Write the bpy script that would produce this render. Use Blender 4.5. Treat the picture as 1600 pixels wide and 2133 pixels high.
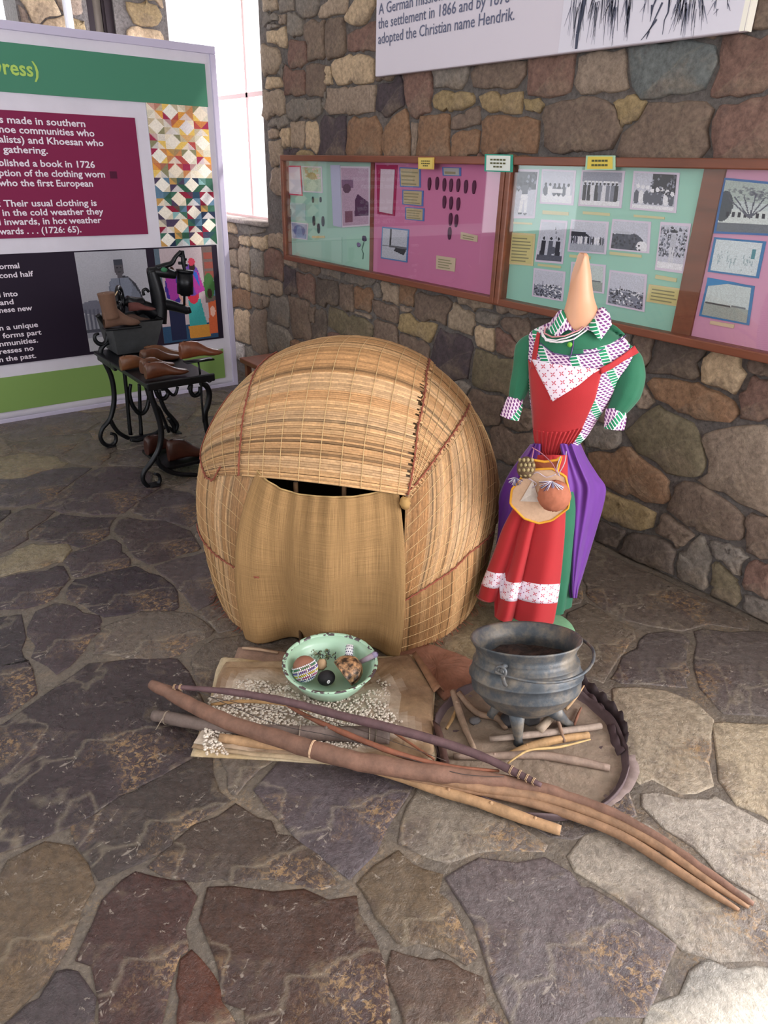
import bpy, bmesh, math, random
import numpy as np
from mathutils import Vector, Matrix
from mathutils.bvhtree import BVHTree
for o in list(bpy.data.objects): bpy.data.objects.remove(o)
random.seed(7); rng=np.random.default_rng(7)
S=bpy.context.scene; COL=S.collection
R=math.radians
# ---------------------------------------------------------------- camera
F=1455.0; H=1.6
_v=np.array([-80,2949,F]); _v=_v/np.linalg.norm(_v)
_dy=np.array([-1251,-736,F]); _dy=_dy-_dy.dot(_v)*_v; _dy/=np.linalg.norm(_dy)
_up=-_v; _dx=np.cross(_dy,_up)
M=np.stack([_dx,_dy,_up],1); CAM=np.array([0,0,H])
cam=bpy.data.cameras.new('camera'); co=bpy.data.objects.new('camera',cam); COL.objects.link(co)
cam.sensor_fit='VERTICAL'; cam.sensor_height=36; cam.lens=F/2133*36; cam.clip_start=.05; cam.clip_end=200
mw=Matrix.Identity(4)
for i in range(3):
    mw[i][0]=M[0][i]; mw[i][1]=-M[1][i]; mw[i][2]=-M[2][i]; mw[i][3]=CAM[i]
co.matrix_world=mw; S.camera=co
# ---------------------------------------------------------------- world, lights, exposure
W=bpy.data.worlds.new('world'); S.world=W; W.use_nodes=True
bg=W.node_tree.nodes['Background']; bg.inputs[0].default_value=(.93,.96,1,1); bg.inputs[1].default_value=3.2
S.view_settings.view_transform='Standard'; S.view_settings.look='None'; S.view_settings.gamma=1
S.view_settings.use_curve_mapping=False; S.view_settings.exposure=0.0
def area(name,loc,target,sx,sy,e,col=(1,1,1)):
    l=bpy.data.lights.new(name,'AREA'); l.shape='RECTANGLE'; l.size=sx; l.size_y=sy; l.energy=e; l.color=col
    o=bpy.data.objects.new(name,l); COL.objects.link(o); o.location=loc
    o.rotation_euler=(Vector(target)-Vector(loc)).to_track_quat('-Z','Y').to_euler(); return o
area('door_daylight',(2.85,-1.4,1.25),(0.6,0.5,0.2),2.3,2.3,225,(1,.97,.96))
area('window_daylight_far',(3.15,5.7,1.95),(0.5,3.6,0.8),1.4,1.5,125,(.92,.93,1))
area('soft_fill_left',(-3.1,1.5,1.9),(1.5,2.2,.6),3.4,1.8,30,(.92,.93,1))  # added fill for soft even light; no window is known on this side
area('soft_fill_back',(0.2,-3.2,2.0),(1.2,2,.9),3.4,2.0,42,(1,.97,.98))  # added fill from behind the camera, its window unseen
sun=bpy.data.lights.new('sun','SUN'); sun.energy=16; sun.angle=R(3); sun.color=(1,.95,.86)
so=bpy.data.objects.new('sun',sun); COL.objects.link(so)
so.rotation_euler=Vector((-1,0.26,-1.35)).to_track_quat('-Z','Y').to_euler()
# ---------------------------------------------------------------- measuring helpers (a pixel of the photo -> a point on a real plane)
def ray(px,py): return M.T@np.array([px-800,py-1066.5,F])
def gz(px,py,z=0.0):
    r=ray(px,py); return CAM+r*((z-H)/r[2])
def oX(px,py,X):
    r=ray(px,py); return CAM+r*X/r[0]
def oY(px,py,Y):
    r=ray(px,py); return CAM+r*Y/r[1]
def mpp(p): return float((M@(np.array(p,float)-CAM))[2]/F)
def lin(h):
    if isinstance(h,str):
        h=h.lstrip('#'); c=[int(h[i:i+2],16)/255 for i in (0,2,4)]
    else: c=list(h)
    return tuple(x/12.92 if x<=.04045 else ((x+.055)/1.055)**2.4 for x in c)
def jit(c,a=.1,b=None):
    k=1+random.uniform(-a,a); return tuple(max(0,min(1,x*k*(1+random.uniform(-a,a)*.12))) for x in c)
# ---------------------------------------------------------------- object helpers
def tag(o,label=None,cat=None,group=None,kind=None):
    if label: o['label']=label
    if cat: o['category']=cat
    if group: o['group']=group
    if kind: o['kind']=kind
    return o
def empty(name,loc,label=None,cat=None,group=None,kind=None):
    o=bpy.data.objects.new(name,None); COL.objects.link(o); o.location=[float(x) for x in loc]; o.empty_display_size=.05
    return tag(o,label,cat,group,kind)
def setparent(o,p):
    if p is None: return
    o.parent=p
    q=p; m=Matrix.Translation((0,0,0))
    loc=Vector((0,0,0))
    while q is not None: loc+=Vector(q.location); q=q.parent
    o.location=Vector(o.location)-loc
class MB:
    def __init__(s): s.v=[]; s.f=[]; s.m=[]; s.c=[]; s.uv=None
    def add(s,vs,fs,mi=0,col=(1,1,1)):
        b=len(s.v); s.v+= [tuple(float(t) for t in x) for x in vs]
        for k,f in enumerate(fs):
            s.f.append(tuple(i+b for i in f)); s.m.append(mi)
            s.c.append(col[k] if isinstance(col,list) else col)
        return b
    def box(s,a,b,mi=0,col=(1,1,1)):
        x0,y0,z0=a; x1,y1,z1=b
        v=[(x0,y0,z0),(x1,y0,z0),(x1,y1,z0),(x0,y1,z0),(x0,y0,z1),(x1,y0,z1),(x1,y1,z1),(x0,y1,z1)]
        s.add(v,[(0,3,2,1),(4,5,6,7),(0,1,5,4),(1,2,6,5),(2,3,7,6),(3,0,4,7)],mi,col)
    def grid(s,P,mi=0,col=(1,1,1),closeu=False):
        P=np.asarray(P,float); n,m=P.shape[:2]; b=len(s.v); s.v+=[tuple(x) for x in P.reshape(-1,3)]
        for i in range(n-1 if not closeu else n):
            for j in range(m-1):
                i2=(i+1)%n
                s.f.append((b+i*m+j,b+i2*m+j,b+i2*m+j+1,b+i*m+j+1)); s.m.append(mi)
                s.c.append(col(i,j) if callable(col) else col)
    def sheet(s,P,th,mi=0,col=(1,1,1),nrm=None):
        """grid of points given a thickness: front + back + rim"""
        P=np.asarray(P,float); n,m=P.shape[:2]
        du=np.gradient(P,axis=0); dv=np.gradient(P,axis=1); N=np.cross(du,dv); N/=np.linalg.norm(N,axis=2,keepdims=True)+1e-9
        toc=CAM-P
        if (N*toc).sum()<0: N=-N
        Q=P-N*th; s.grid(P,mi,col); b0=len(s.v)-n*m; s.grid(Q,mi,col); b1=len(s.v)-n*m
        cc=col(0,0) if callable(col) else col
        def e(i,j): return b0+i*m+j, b1+i*m+j
        rim=[(i,0) for i in range(n)]+[(n-1,j) for j in range(1,m)]+[(i,m-1) for i in range(n-2,-1,-1)]+[(0,j) for j in range(m-2,0,-1)]
        for k in range(len(rim)):
            a,b=e(*rim[k]); c,d=e(*rim[(k+1)%len(rim)]); s.f.append((a,b,d,c)); s.m.append(mi); s.c.append(cc)
    def tube(s,pts,rad,n=8,mi=0,col=(1,1,1),cap=True,smooth=0,flat=1.0):
        P=np.array([list(map(float,p)) for p in pts]); 
        if not hasattr(rad,'__len__'): rad=[rad]*len(P)
        r=np.array(rad,float)
        if smooth: P,r=spline(P,r,smooth)
        t=np.gradient(P,axis=0); t/=np.linalg.norm(t,axis=1,keepdims=True)+1e-9
        a=np.array([0,0,1.]) if abs(t[0][2])<.9 else np.array([1.,0,0])
        u=np.cross(t[0],a); u/=np.linalg.norm(u); rings=[]
        for i in range(len(P)):
            u=u-u.dot(t[i])*t[i]; u/=np.linalg.norm(u)+1e-9; w=np.cross(t[i],u)
            rings.append([P[i]+r[i]*(math.cos(k*2*math.pi/n)*u+flat*math.sin(k*2*math.pi/n)*w) for k in range(n)])
        b=len(s.v)
        for rg in rings: s.v+=[tuple(x) for x in rg]
        for i in range(len(P)-1):
            cc=col(i/(len(P)-1)) if callable(col) else col
            for k in range(n):
                k2=(k+1)%n; s.f.append((b+i*n+k,b+i*n+k2,b+(i+1)*n+k2,b+(i+1)*n+k)); s.m.append(mi); s.c.append(cc)
        if cap:
            cc=col(0) if callable(col) else col
            s.f.append(tuple(b+k for k in range(n))[::-1]); s.m.append(mi); s.c.append(cc)
            s.f.append(tuple(b+(len(P)-1)*n+k for k in range(n))); s.m.append(mi); s.c.append(cc)
    def lathe(s,prof,c,n=32,mi=0,col=(1,1,1),axis=None):
        """prof (r,z) list about the vertical axis through c, or about axis"""
        c=np.array(c,float); ax=np.array([0,0,1.]) if axis is None else np.array(axis,float)/np.linalg.norm(axis)
        a=np.array([1.,0,0]) if abs(ax[0])<.9 else np.array([0,1.,0]); u=np.cross(ax,a); u/=np.linalg.norm(u); w=np.cross(ax,u)
        P=np.array([[c+ax*z+r_*(math.cos(k*2*math.pi/n)*u+math.sin(k*2*math.pi/n)*w) for (r_,z) in prof] for k in range(n)])
        s.grid(P,mi,(lambda i,j:col(i,j)) if callable(col) else col,closeu=True)
    def blob(s,c,r,n=12,m=8,mi=0,col=(1,1,1),rough=0,ax=None):
        c=np.array(c,float); r=np.array(r if hasattr(r,'__len__') else (r,r,r),float)
        P=np.zeros((n,m+1,3))
        for i in range(n):
            for j in range(m+1):
                ph=math.pi*j/m; th=2*math.pi*i/n; k=1+(random.uniform(-rough,rough) if 0<j<m else 0)
                d=np.array([math.sin(ph)*math.cos(th),math.sin(ph)*math.sin(th),math.cos(ph)])*r*k
                if ax is not None: d=ax@d
                P[i,j]=c+d
        s.grid(P,mi,col,closeu=True)
    def build(s,name,mats,parent=None,smooth=True,kind=None,label=None,origin=None):
        me=bpy.data.meshes.new(name); me.from_pydata(s.v,[],s.f)
        if not isinstance(mats,(list,tuple)): mats=[mats]
        for m in mats: me.materials.append(m)
        me.polygons.foreach_set('material_index',s.m)
        me.polygons.foreach_set('use_smooth',[smooth]*len(s.f))
        tot=np.array([len(f) for f in s.f]); cc=np.array(s.c,dtype=np.float32).reshape(-1,3)
        cc=np.concatenate([cc,np.ones((len(cc),1),np.float32)],1); cc=np.repeat(cc,tot,axis=0)
        at=me.color_attributes.new('Col','FLOAT_COLOR','CORNER'); at.data.foreach_set('color',cc.ravel())
        me.update(); me.validate()
        o=bpy.data.objects.new(name,me); COL.objects.link(o)
        if origin is not None:
            og=Vector([float(x) for x in origin]); me.transform(Matrix.Translation(-og)); o.location=og
        if parent is not None:
            setparent(o,parent)
        if kind: o['kind']=kind
        if label: o['label']=label
        return o
def spline(P,r,k):
    P=np.asarray(P,float); r=np.asarray(r,float); Q=[];q=[]
    n=len(P)
    for i in range(n-1):
        p0=P[max(i-1,0)];p1=P[i];p2=P[i+1];p3=P[min(i+2,n-1)]
        for j in range(k):
            t=j/k; Q.append(.5*((2*p1)+(-p0+p2)*t+(2*p0-5*p1+4*p2-p3)*t*t+(-p0+3*p1-3*p2+p3)*t**3)); q.append(r[i]*(1-t)+r[i+1]*t)
    Q.append(P[-1]); q.append(r[-1]); return np.array(Q),np.array(q)
def resample(pts,n):
    P=np.array([list(map(float,p)) for p in pts]); d=np.r_[0,np.cumsum(np.linalg.norm(np.diff(P,axis=0),axis=1))]
    t=np.linspace(0,d[-1],n); return np.stack([np.interp(t,d,P[:,k]) for k in range(P.shape[1])],1)
def bevel(o,w=.003,seg=2):
    m=o.modifiers.new('bevel','BEVEL'); m.width=w; m.segments=seg; m.limit_method='ANGLE'; return o
# ---------------------------------------------------------------- materials
def mat(name,col=None,rough=.7,metal=0,noise=0,nscale=20,bump=0,bscale=60,vcol=False,col2=None,spec=.5,sheen=0,stretch=None,alpha=None,bdist=.002,detail=6):
    m=bpy.data.materials.new(name); m.use_nodes=True; nt=m.node_tree; N=nt.nodes; L=nt.links; p=N['Principled BSDF']
    p.inputs['Roughness'].default_value=rough; p.inputs['Metallic'].default_value=metal
    p.inputs['Specular IOR Level'].default_value=spec
    if sheen: p.inputs['Sheen Weight'].default_value=sheen
    tc=N.new('ShaderNodeTexCoord'); src=tc.outputs['Object']
    if stretch:
        mp=N.new('ShaderNodeMapping'); mp.inputs['Scale'].default_value=stretch; L.new(src,mp.inputs[0]); src=mp.outputs[0]
    if vcol:
        a=N.new('ShaderNodeAttribute'); a.attribute_name='Col'; base=a.outputs['Color']
    else:
        rgb=N.new('ShaderNodeRGB'); rgb.outputs[0].default_value=(*lin(col),1); base=rgb.outputs[0]
    if noise or col2:
        nz=N.new('ShaderNodeTexNoise'); nz.inputs['Scale'].default_value=nscale; nz.inputs['Detail'].default_value=detail; nz.inputs['Roughness'].default_value=.65
        L.new(src,nz.inputs['Vector'])
        if col2:
            cr=N.new('ShaderNodeMapRange'); cr.inputs[1].default_value=.42; cr.inputs[2].default_value=.62; L.new(nz.outputs[0],cr.inputs[0])
            mx=N.new('ShaderNodeMix'); mx.data_type='RGBA'; L.new(cr.outputs[0],mx.inputs[0]); L.new(base,mx.inputs[6]); mx.inputs[7].default_value=(*lin(col2),1); base=mx.outputs[2]
        if noise:
            mr=N.new('ShaderNodeMapRange'); mr.inputs[1].default_value=.3; mr.inputs[2].default_value=.7; mr.inputs[3].default_value=1-noise; mr.inputs[4].default_value=1+noise*.6
            L.new(nz.outputs[0],mr.inputs[0])
            vm=N.new('ShaderNodeVectorMath'); vm.operation='SCALE'; L.new(base,vm.inputs[0]); L.new(mr.outputs[0],vm.inputs['Scale']); base=vm.outputs[0]
    L.new(base,p.inputs['Base Color'])
    if bump:
        nb=N.new('ShaderNodeTexNoise'); nb.inputs['Scale'].default_value=bscale; nb.inputs['Detail'].default_value=8; L.new(src,nb.inputs['Vector'])
        b=N.new('ShaderNodeBump'); b.inputs['Strength'].default_value=bump; b.inputs['Distance'].default_value=bdist; L.new(nb.outputs[0],b.inputs['Height']); L.new(b.outputs[0],p.inputs['Normal'])
    return m
def glassmat(name,tint=(1,1,1),gl=.9):
    m=bpy.data.materials.new(name); m.use_nodes=True; nt=m.node_tree; N=nt.nodes; L=nt.links; N.remove(N['Principled BSDF'])
    t=N.new('ShaderNodeBsdfTransparent'); t.inputs[0].default_value=(*tint,1); g=N.new('ShaderNodeBsdfGlossy'); g.inputs['Roughness'].default_value=.02
    f=N.new('ShaderNodeLayerWeight'); pw=N.new('ShaderNodeMath'); pw.operation='POWER'; L.new(f.outputs['Facing'],pw.inputs[0]); pw.inputs[1].default_value=4
    mr=N.new('ShaderNodeMapRange'); mr.inputs[3].default_value=.05; mr.inputs[4].default_value=.7; L.new(pw.outputs[0],mr.inputs[0]); x=N.new('ShaderNodeMixShader'); L.new(mr.outputs[0],x.inputs[0]); L.new(t.outputs[0],x.inputs[1]); L.new(g.outputs[0],x.inputs[2])
    L.new(x.outputs[0],N['Material Output'].inputs[0]); return m
def stonemat(name,rough,patch1,patch2,bumpd,gloss=None,stretch=None,scale=1.0,amt=1.0,fleck=0,vein=0,gold_glint=0):
    """vertex colour x layered noise; a second mineral colour in broad patches, veins, painted golden glints, fine relief"""
    m=bpy.data.materials.new(name); m.use_nodes=True; nt=m.node_tree; N=nt.nodes; L=nt.links; p=N['Principled BSDF']
    tc=N.new('ShaderNodeTexCoord'); mp=N.new('ShaderNodeMapping'); mp.inputs['Scale'].default_value=stretch or (1,1,1); L.new(tc.outputs['Object'],mp.inputs[0]); src=mp.outputs[0]
    a=N.new('ShaderNodeAttribute'); a.attribute_name='Col'; base=a.outputs['Color']
    def nz(s,d=8,r=.62,dist=0):
        n=N.new('ShaderNodeTexNoise'); n.inputs['Scale'].default_value=s*scale; n.inputs['Detail'].default_value=d; n.inputs['Roughness'].default_value=r; n.inputs['Distortion'].default_value=dist; L.new(src,n.inputs['Vector']); return n.outputs[0]
    def mr(x,a0,a1,b0,b1):
        r=N.new('ShaderNodeMapRange'); r.inputs[1].default_value=a0; r.inputs[2].default_value=a1; r.inputs[3].default_value=b0; r.inputs[4].default_value=b1; L.new(x,r.inputs[0]); return r.outputs[0]
    def mix(f,x,c):
        k=N.new('ShaderNodeMix'); k.data_type='RGBA'; L.new(f,k.inputs[0]); L.new(x,k.inputs[6]); k.inputs[7].default_value=(*lin(c),1); return k.outputs[2]
    n1=nz(4,8,.6,.6); n2=nz(9,9,.7,.3); n3=nz(45,6,.7)
    base=mix(mr(n1,.5,.68,0,.75*amt),base,patch1)
    base=mix(mr(n2,.56,.72,0,.7*amt),base,patch2)
    v=N.new('ShaderNodeVectorMath'); v.operation='SCALE'; L.new(base,v.inputs[0]); L.new(mr(n3,.3,.7,.58,1.34),v.inputs['Scale']); base=v.outputs[0]
    if fleck:
        n4=nz(28,3,.75,1.2); base=mix(mr(n4,.63,.68,0,fleck),base,'#b9ada0')
    if gold_glint:  # golden glints of the glossy floor, painted into the colour as flecks
        n6=nz(3.1,3,.5,.3); n7=nz(60,4,.8,.6); ml_=N.new('ShaderNodeMath'); ml_.operation='MULTIPLY'; L.new(mr(n6,.54,.64,0,1),ml_.inputs[0]); L.new(mr(n7,.5,.58,0,gold_glint),ml_.inputs[1]); base=mix(ml_.outputs[0],base,'#a5845a')
    if vein:
        n5=nz(2.0,4,.5,.5); sb=N.new('ShaderNodeMath'); sb.operation='SUBTRACT'; L.new(n5,sb.inputs[0]); sb.inputs[1].default_value=.5; ab=N.new('ShaderNodeMath'); ab.operation='ABSOLUTE'; L.new(sb.outputs[0],ab.inputs[0])
        base=mix(mr(ab.outputs[0],.0,.014,vein,0),base,'#b3a68e')
    L.new(base,p.inputs['Base Color'])
    if gloss: L.new(mr(n2,.35,.65,gloss[0],gloss[1]),p.inputs['Roughness'])
    else: p.inputs['Roughness'].default_value=rough
    ad=N.new('ShaderNodeMath'); ad.operation='ADD'; L.new(n2,ad.inputs[0]); ml=N.new('ShaderNodeMath'); ml.operation='MULTIPLY'; L.new(n3,ml.inputs[0]); ml.inputs[1].default_value=.35; L.new(ml.outputs[0],ad.inputs[1])
    b=N.new('ShaderNodeBump'); b.inputs['Strength'].default_value=1; b.inputs['Distance'].default_value=bumpd; L.new(ad.outputs[0],b.inputs['Height']); L.new(b.outputs[0],p.inputs['Normal'])
    return m
MT={}
MT['wallstone']=stonemat('wall_stone',.85,'#8f7d6a','#5c504d',.016,amt=.85,vein=.1)
MT['mortar']=stonemat('wall_mortar',.95,'#7d7069','#5a5150',.03,amt=.9,scale=1.2)
MT['flag']=stonemat('flagstone',.35,'#46383a','#776854',.016,gloss=(.12,.42),amt=1.1,scale=1.0,fleck=.4,vein=.2,gold_glint=.6)
MT['grout']=stonemat('floor_mortar',.5,'#77695a','#4c4243',.014,gloss=(.2,.5),amt=1.2,scale=1.5,fleck=.3,gold_glint=.35)
MT['plaster']=mat('plaster','#d9d4cc',.9,noise=.06,nscale=5,bump=.2,bscale=90)
MT['vc']=mat('print_colour',vcol=True,rough=.7,spec=.25)
MT['cloth']=mat('banner_cloth','#d8d4e2',.85,noise=.04,nscale=9,bump=.15,bscale=700)
MT['wood']=mat('varnished_case_wood','#7a4530',.42,noise=.35,nscale=14,stretch=(1,.12,1),bump=.2,bscale=60)
MT['glass']=glassmat('case_glass')
MT['reed']=mat('reed',vcol=True,rough=.6,noise=.22,nscale=120,spec=.35)
MT['twine']=mat('red_brown_twine','#8b4a38',.9,noise=.2,nscale=90)
MT['cord']=mat('pale_cord','#c9ab7c',.85)
MT['iron']=mat('black_cast_iron','#16181d',.38,metal=.5,noise=.3,nscale=30,bump=.25,bscale=120)
MT['hide']=mat('sheep_hide',vcol=True,rough=.85,noise=.25,nscale=30,bump=.6,bscale=70,bdist=.004)
MT['stick']=mat('stick_bark',vcol=True,rough=.75,noise=.35,nscale=26,bump=.5,bscale=90,bdist=.003)
MT['red']=mat('red_cotton','#a8141d',.75,noise=.07,nscale=12,bump=.15,bscale=400,sheen=.2)
MT['purple']=mat('purple_cotton','#66288e',.62,noise=.1,nscale=10,bump=.15,bscale=400,sheen=.2)
MT['green']=mat('green_cotton','#156446',.75,noise=.1,nscale=14,bump=.2,bscale=400,sheen=.2)
MT['skin']=mat('mannequin_plastic','#d39c7a',.45,noise=.04,nscale=8)
MT['white']=mat('white_plain','#ece8ea',.6)
MT['vcm']=mat('tinted_matte',vcol=True,rough=.8,noise=.12,nscale=60,bump=.3,bscale=160)
MT['lastwood']=mat('waxed_brown_wood','#6b3a24',.38,noise=.4,nscale=12,bump=.2,bscale=60,stretch=(.4,1,1))

def burlapmat():
    m=bpy.data.materials.new('hessian'); m.use_nodes=True; nt=m.node_tree; N=nt.nodes; L=nt.links; p=N['Principled BSDF']; p.inputs['Roughness'].default_value=.95; p.inputs['Specular IOR Level'].default_value=.2
    tc=N.new('ShaderNodeTexCoord'); a=N.new('ShaderNodeAttribute'); a.attribute_name='UVC'
    fac=[]
    for sc in ((2300,22,22),(22,2600,22)):
        mp=N.new('ShaderNodeMapping'); mp.inputs['Scale'].default_value=sc; L.new(a.outputs['Vector'],mp.inputs[0]); n=N.new('ShaderNodeTexNoise'); n.inputs['Scale'].default_value=.32; n.inputs['Detail'].default_value=3; L.new(mp.outputs[0],n.inputs['Vector']); fac.append(n.outputs[0])
    ad=N.new('ShaderNodeMath'); L.new(fac[0],ad.inputs[0]); L.new(fac[1],ad.inputs[1])
    mr=N.new('ShaderNodeMapRange'); mr.inputs[1].default_value=.75; mr.inputs[2].default_value=1.25; mr.inputs[3].default_value=.72; mr.inputs[4].default_value=1.25; L.new(ad.outputs[0],mr.inputs[0])
    v=N.new('ShaderNodeVectorMath'); v.operation='SCALE'; v.inputs[0].default_value=lin('#a07e55'); L.new(mr.outputs[0],v.inputs['Scale']); L.new(v.outputs[0],p.inputs['Base Color'])
    b=N.new('ShaderNodeBump'); b.inputs['Strength'].default_value=.8; b.inputs['Distance'].default_value=.003; L.new(ad.outputs[0],b.inputs['Height']); L.new(b.outputs[0],p.inputs['Normal']); return m
MT['burlap']=burlapmat()
# ================================================================= SETTING
WX=2.65
def struct(name,mb,mats,smooth=False):
    o=mb.build(name,mats,smooth=smooth); o['kind']='structure'; return o
# long stone wall: pieces around the door (y<0.15) and the window (4.83..6.25, above z 1.21)
mb=MB(); mc=lin('#76706d')
WB=WX+.012
for a,b in [((WB,-3.4,0),(WB+.4,-2.6,3.3)),((WB,-2.6,2.9),(WB+.4,-.10,3.3)),((WB,-.10,0),(WB+.4,4.83,3.3)),((WB,4.83,0),(WB+.4,7.7,1.2)),((WB,4.83,3.0),(WB+.4,7.7,3.3))]: mb.box(a,b,0,mc)
wall=struct('wall_right',mb,MT['mortar'])
wplace=lambda u,v,h:(WX+.012-h,u,v)
PAL={'t':'#9f8c79','T':'#bda588','b':'#78665a','o':'#8a6a52','r':'#7c5f55','g':'#80776f','p':'#4d4247','y':'#9a8562','d':'#5e524b','w':'#c9c1bb','l':'#958374','B':'#6d7171','V':'#766b56'}
RECT='''565 10 24 22 t|593 10 26 22 g|640 14 44 26 g|688 14 52 36 t|566 39 28 18 g|591 41 14 14 l|570 57 22 9 g|614 50 28 34 g|577 76 34 27 T|564 124 30 52 t|658 88 37 78 b|696 84 37 76 b|754 84 52 44 r|736 148 80 54 T|684 160 9 28 T|612 172 40 54 r|656 168 38 68 b|588 150 18 9 g|571 172 28 22 T|570 215 33 46 t|633 227 72 40 g|731 210 98 52 l|678 204 6 34 g|582 256 40 19 g|572 280 13 20 t|596 288 15 33 T|620 280 25 52 t|648 283 28 52 T|692 282 50 76 p|759 282 68 74 o|577 317 22 36 t|603 320 26 18 p|633 321 28 14 y|811 201 50 54 p|939 166 60 34 g|1036 163 110 46 b|1145 161 84 74 r|944 209 68 40 y|1045 216 82 36 y|1107 218 23 28 y|903 283 58 84 o|862 288 10 50 l|973 252 50 34 b|971 296 52 42 o|1058 279 104 58 o|1252 152 90 68 l|1310 236 46 36 y|1575 30 50 60 b|484 479 16 12 T|511 501 19 18 T|541 506 33 25 T|574 508 29 22 t|523 481 55 18 g|569 549 34 56 r|534 549 23 54 g|509 540 24 48 t|487 538 14 30 t|510 586 18 29 T|490 580 16 36 t|541 597 36 26 t|572 599 22 28 t|503 622 34 36 o|534 627 24 28 b|554 623 12 16 l|505 677 27 66 T|538 686 30 82 b|580 650 36 56 g|602 583 20 54 p|602 547 20 11 l|583 706 46 56 g|625 664 38 80 b|639 602 28 58 r|645 563 40 18 b|682 607 40 56 d|688 569 38 16 g|722 620 27 56 b|743 581 64 22 g|755 625 38 50 o|646 656 20 34 b|666 682 28 62 d|727 672 88 46 V|697 708 28 26 r|756 657 38 14 l|786 614 14 16 g|500 730 18 26 w|813 613 31 38 t|846 621 24 36 o|804 649 48 40 b|845 646 22 10 l|804 698 44 54 b|897 650 68 46 b|869 679 74 40 y|858 724 56 42 b|940 745 76 88 p|958 666 44 44 t|1014 660 34 24 g|1014 706 34 36 T|1050 718 30 44 r|1076 682 52 38 b|1025 778 82 80 V|1008 848 66 68 b|962 806 34 20 g|1060 925 78 64 b|1076 885 48 44 b|1409 746 92 76 d|1340 728 34 58 b|1590 830 60 76 r|1597 770 40 36 b|1252 915 56 40 g|1350 830 22 22 l|1252 850 46 50 b|1270 1115 36 34 d|1145 30 100 70 b|1240 60 80 70 g|1330 40 80 60 b|1440 40 100 70 b|840 60 60 80 b|910 40 60 70 o|1000 60 90 60 g'''
POLY=[([(755,0),(774,0),(757,46),(728,42),(738,20)],'T'),([(842,162),(901,162),(892,234),(862,242),(850,225)],'r'),
([(838,228),(846,236),(854,300),(845,330),(815,330),(798,310),(804,280)],'o'),
([(1140,235),(1180,214),(1262,208),(1276,238),(1280,288),(1180,298),(1146,298)],'b'),
([(1316,92),(1335,84),(1450,80),(1482,100),(1478,150),(1462,188),(1345,186),(1320,165),(1308,120)],'B'),
([(1517,80),(1600,72),(1590,178),(1487,188),(1508,130)],'r'),([(1292,328),(1312,270),(1342,240),(1428,214),(1462,226),(1468,308),(1443,330)],'b'),
([(1492,330),(1496,255),(1517,224),(1600,220),(1600,333)],'r'),
([(1468,764),(1478,750),(1500,746),(1530,753),(1540,788),(1532,812),(1500,798),(1475,805),(1465,795)],'T'),
([(1362,784),(1420,792),(1480,814),(1535,840),(1520,862),(1490,865),(1430,850),(1375,840),(1358,815)],'o'),
([(1315,905),(1376,850),(1416,875),(1460,932),(1463,983),(1400,983),(1360,960)],'V'),
([(1471,985),(1478,917),(1600,892),(1600,1072),(1502,1038),(1470,1010)],'l'),
([(1236,952),(1290,938),(1345,967),(1393,1010),(1388,1038),(1368,1053),(1300,1028),(1250,1003)],'o'),
([(1240,1022),(1300,1042),(1370,1070),(1356,1106),(1310,1093),(1250,1070)],'y'),
([(1394,1053),(1417,1015),(1480,1025),(1553,1072),(1543,1131),(1480,1112),(1412,1083)],'b'),
([(1549,1135),(1559,1075),(1600,1092),(1600,1158)],'b'),([(1364,1108),(1380,1075),(1438,1104),(1423,1137)],'b'),
([(1297,1143),(1322,1117),(1360,1117),(1403,1145),(1398,1186),(1378,1188),(1332,1163)],'d'),
([(1410,1188),(1427,1150),(1465,1124),(1483,1165),(1473,1222),(1440,1212)],'g'),
([(1480,1222),(1488,1170),(1520,1190),(1536,1220),(1543,1262),(1500,1242)],'V'),
([(1484,1130),(1545,1152),(1548,1180),(1535,1202),(1502,1170),(1484,1150)],'g'),
([(1547,1223),(1557,1183),(1600,1188),(1600,1248),(1562,1233)],'r'),([(1547,1264),(1557,1240),(1600,1256),(1600,1300)],'g')]
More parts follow.
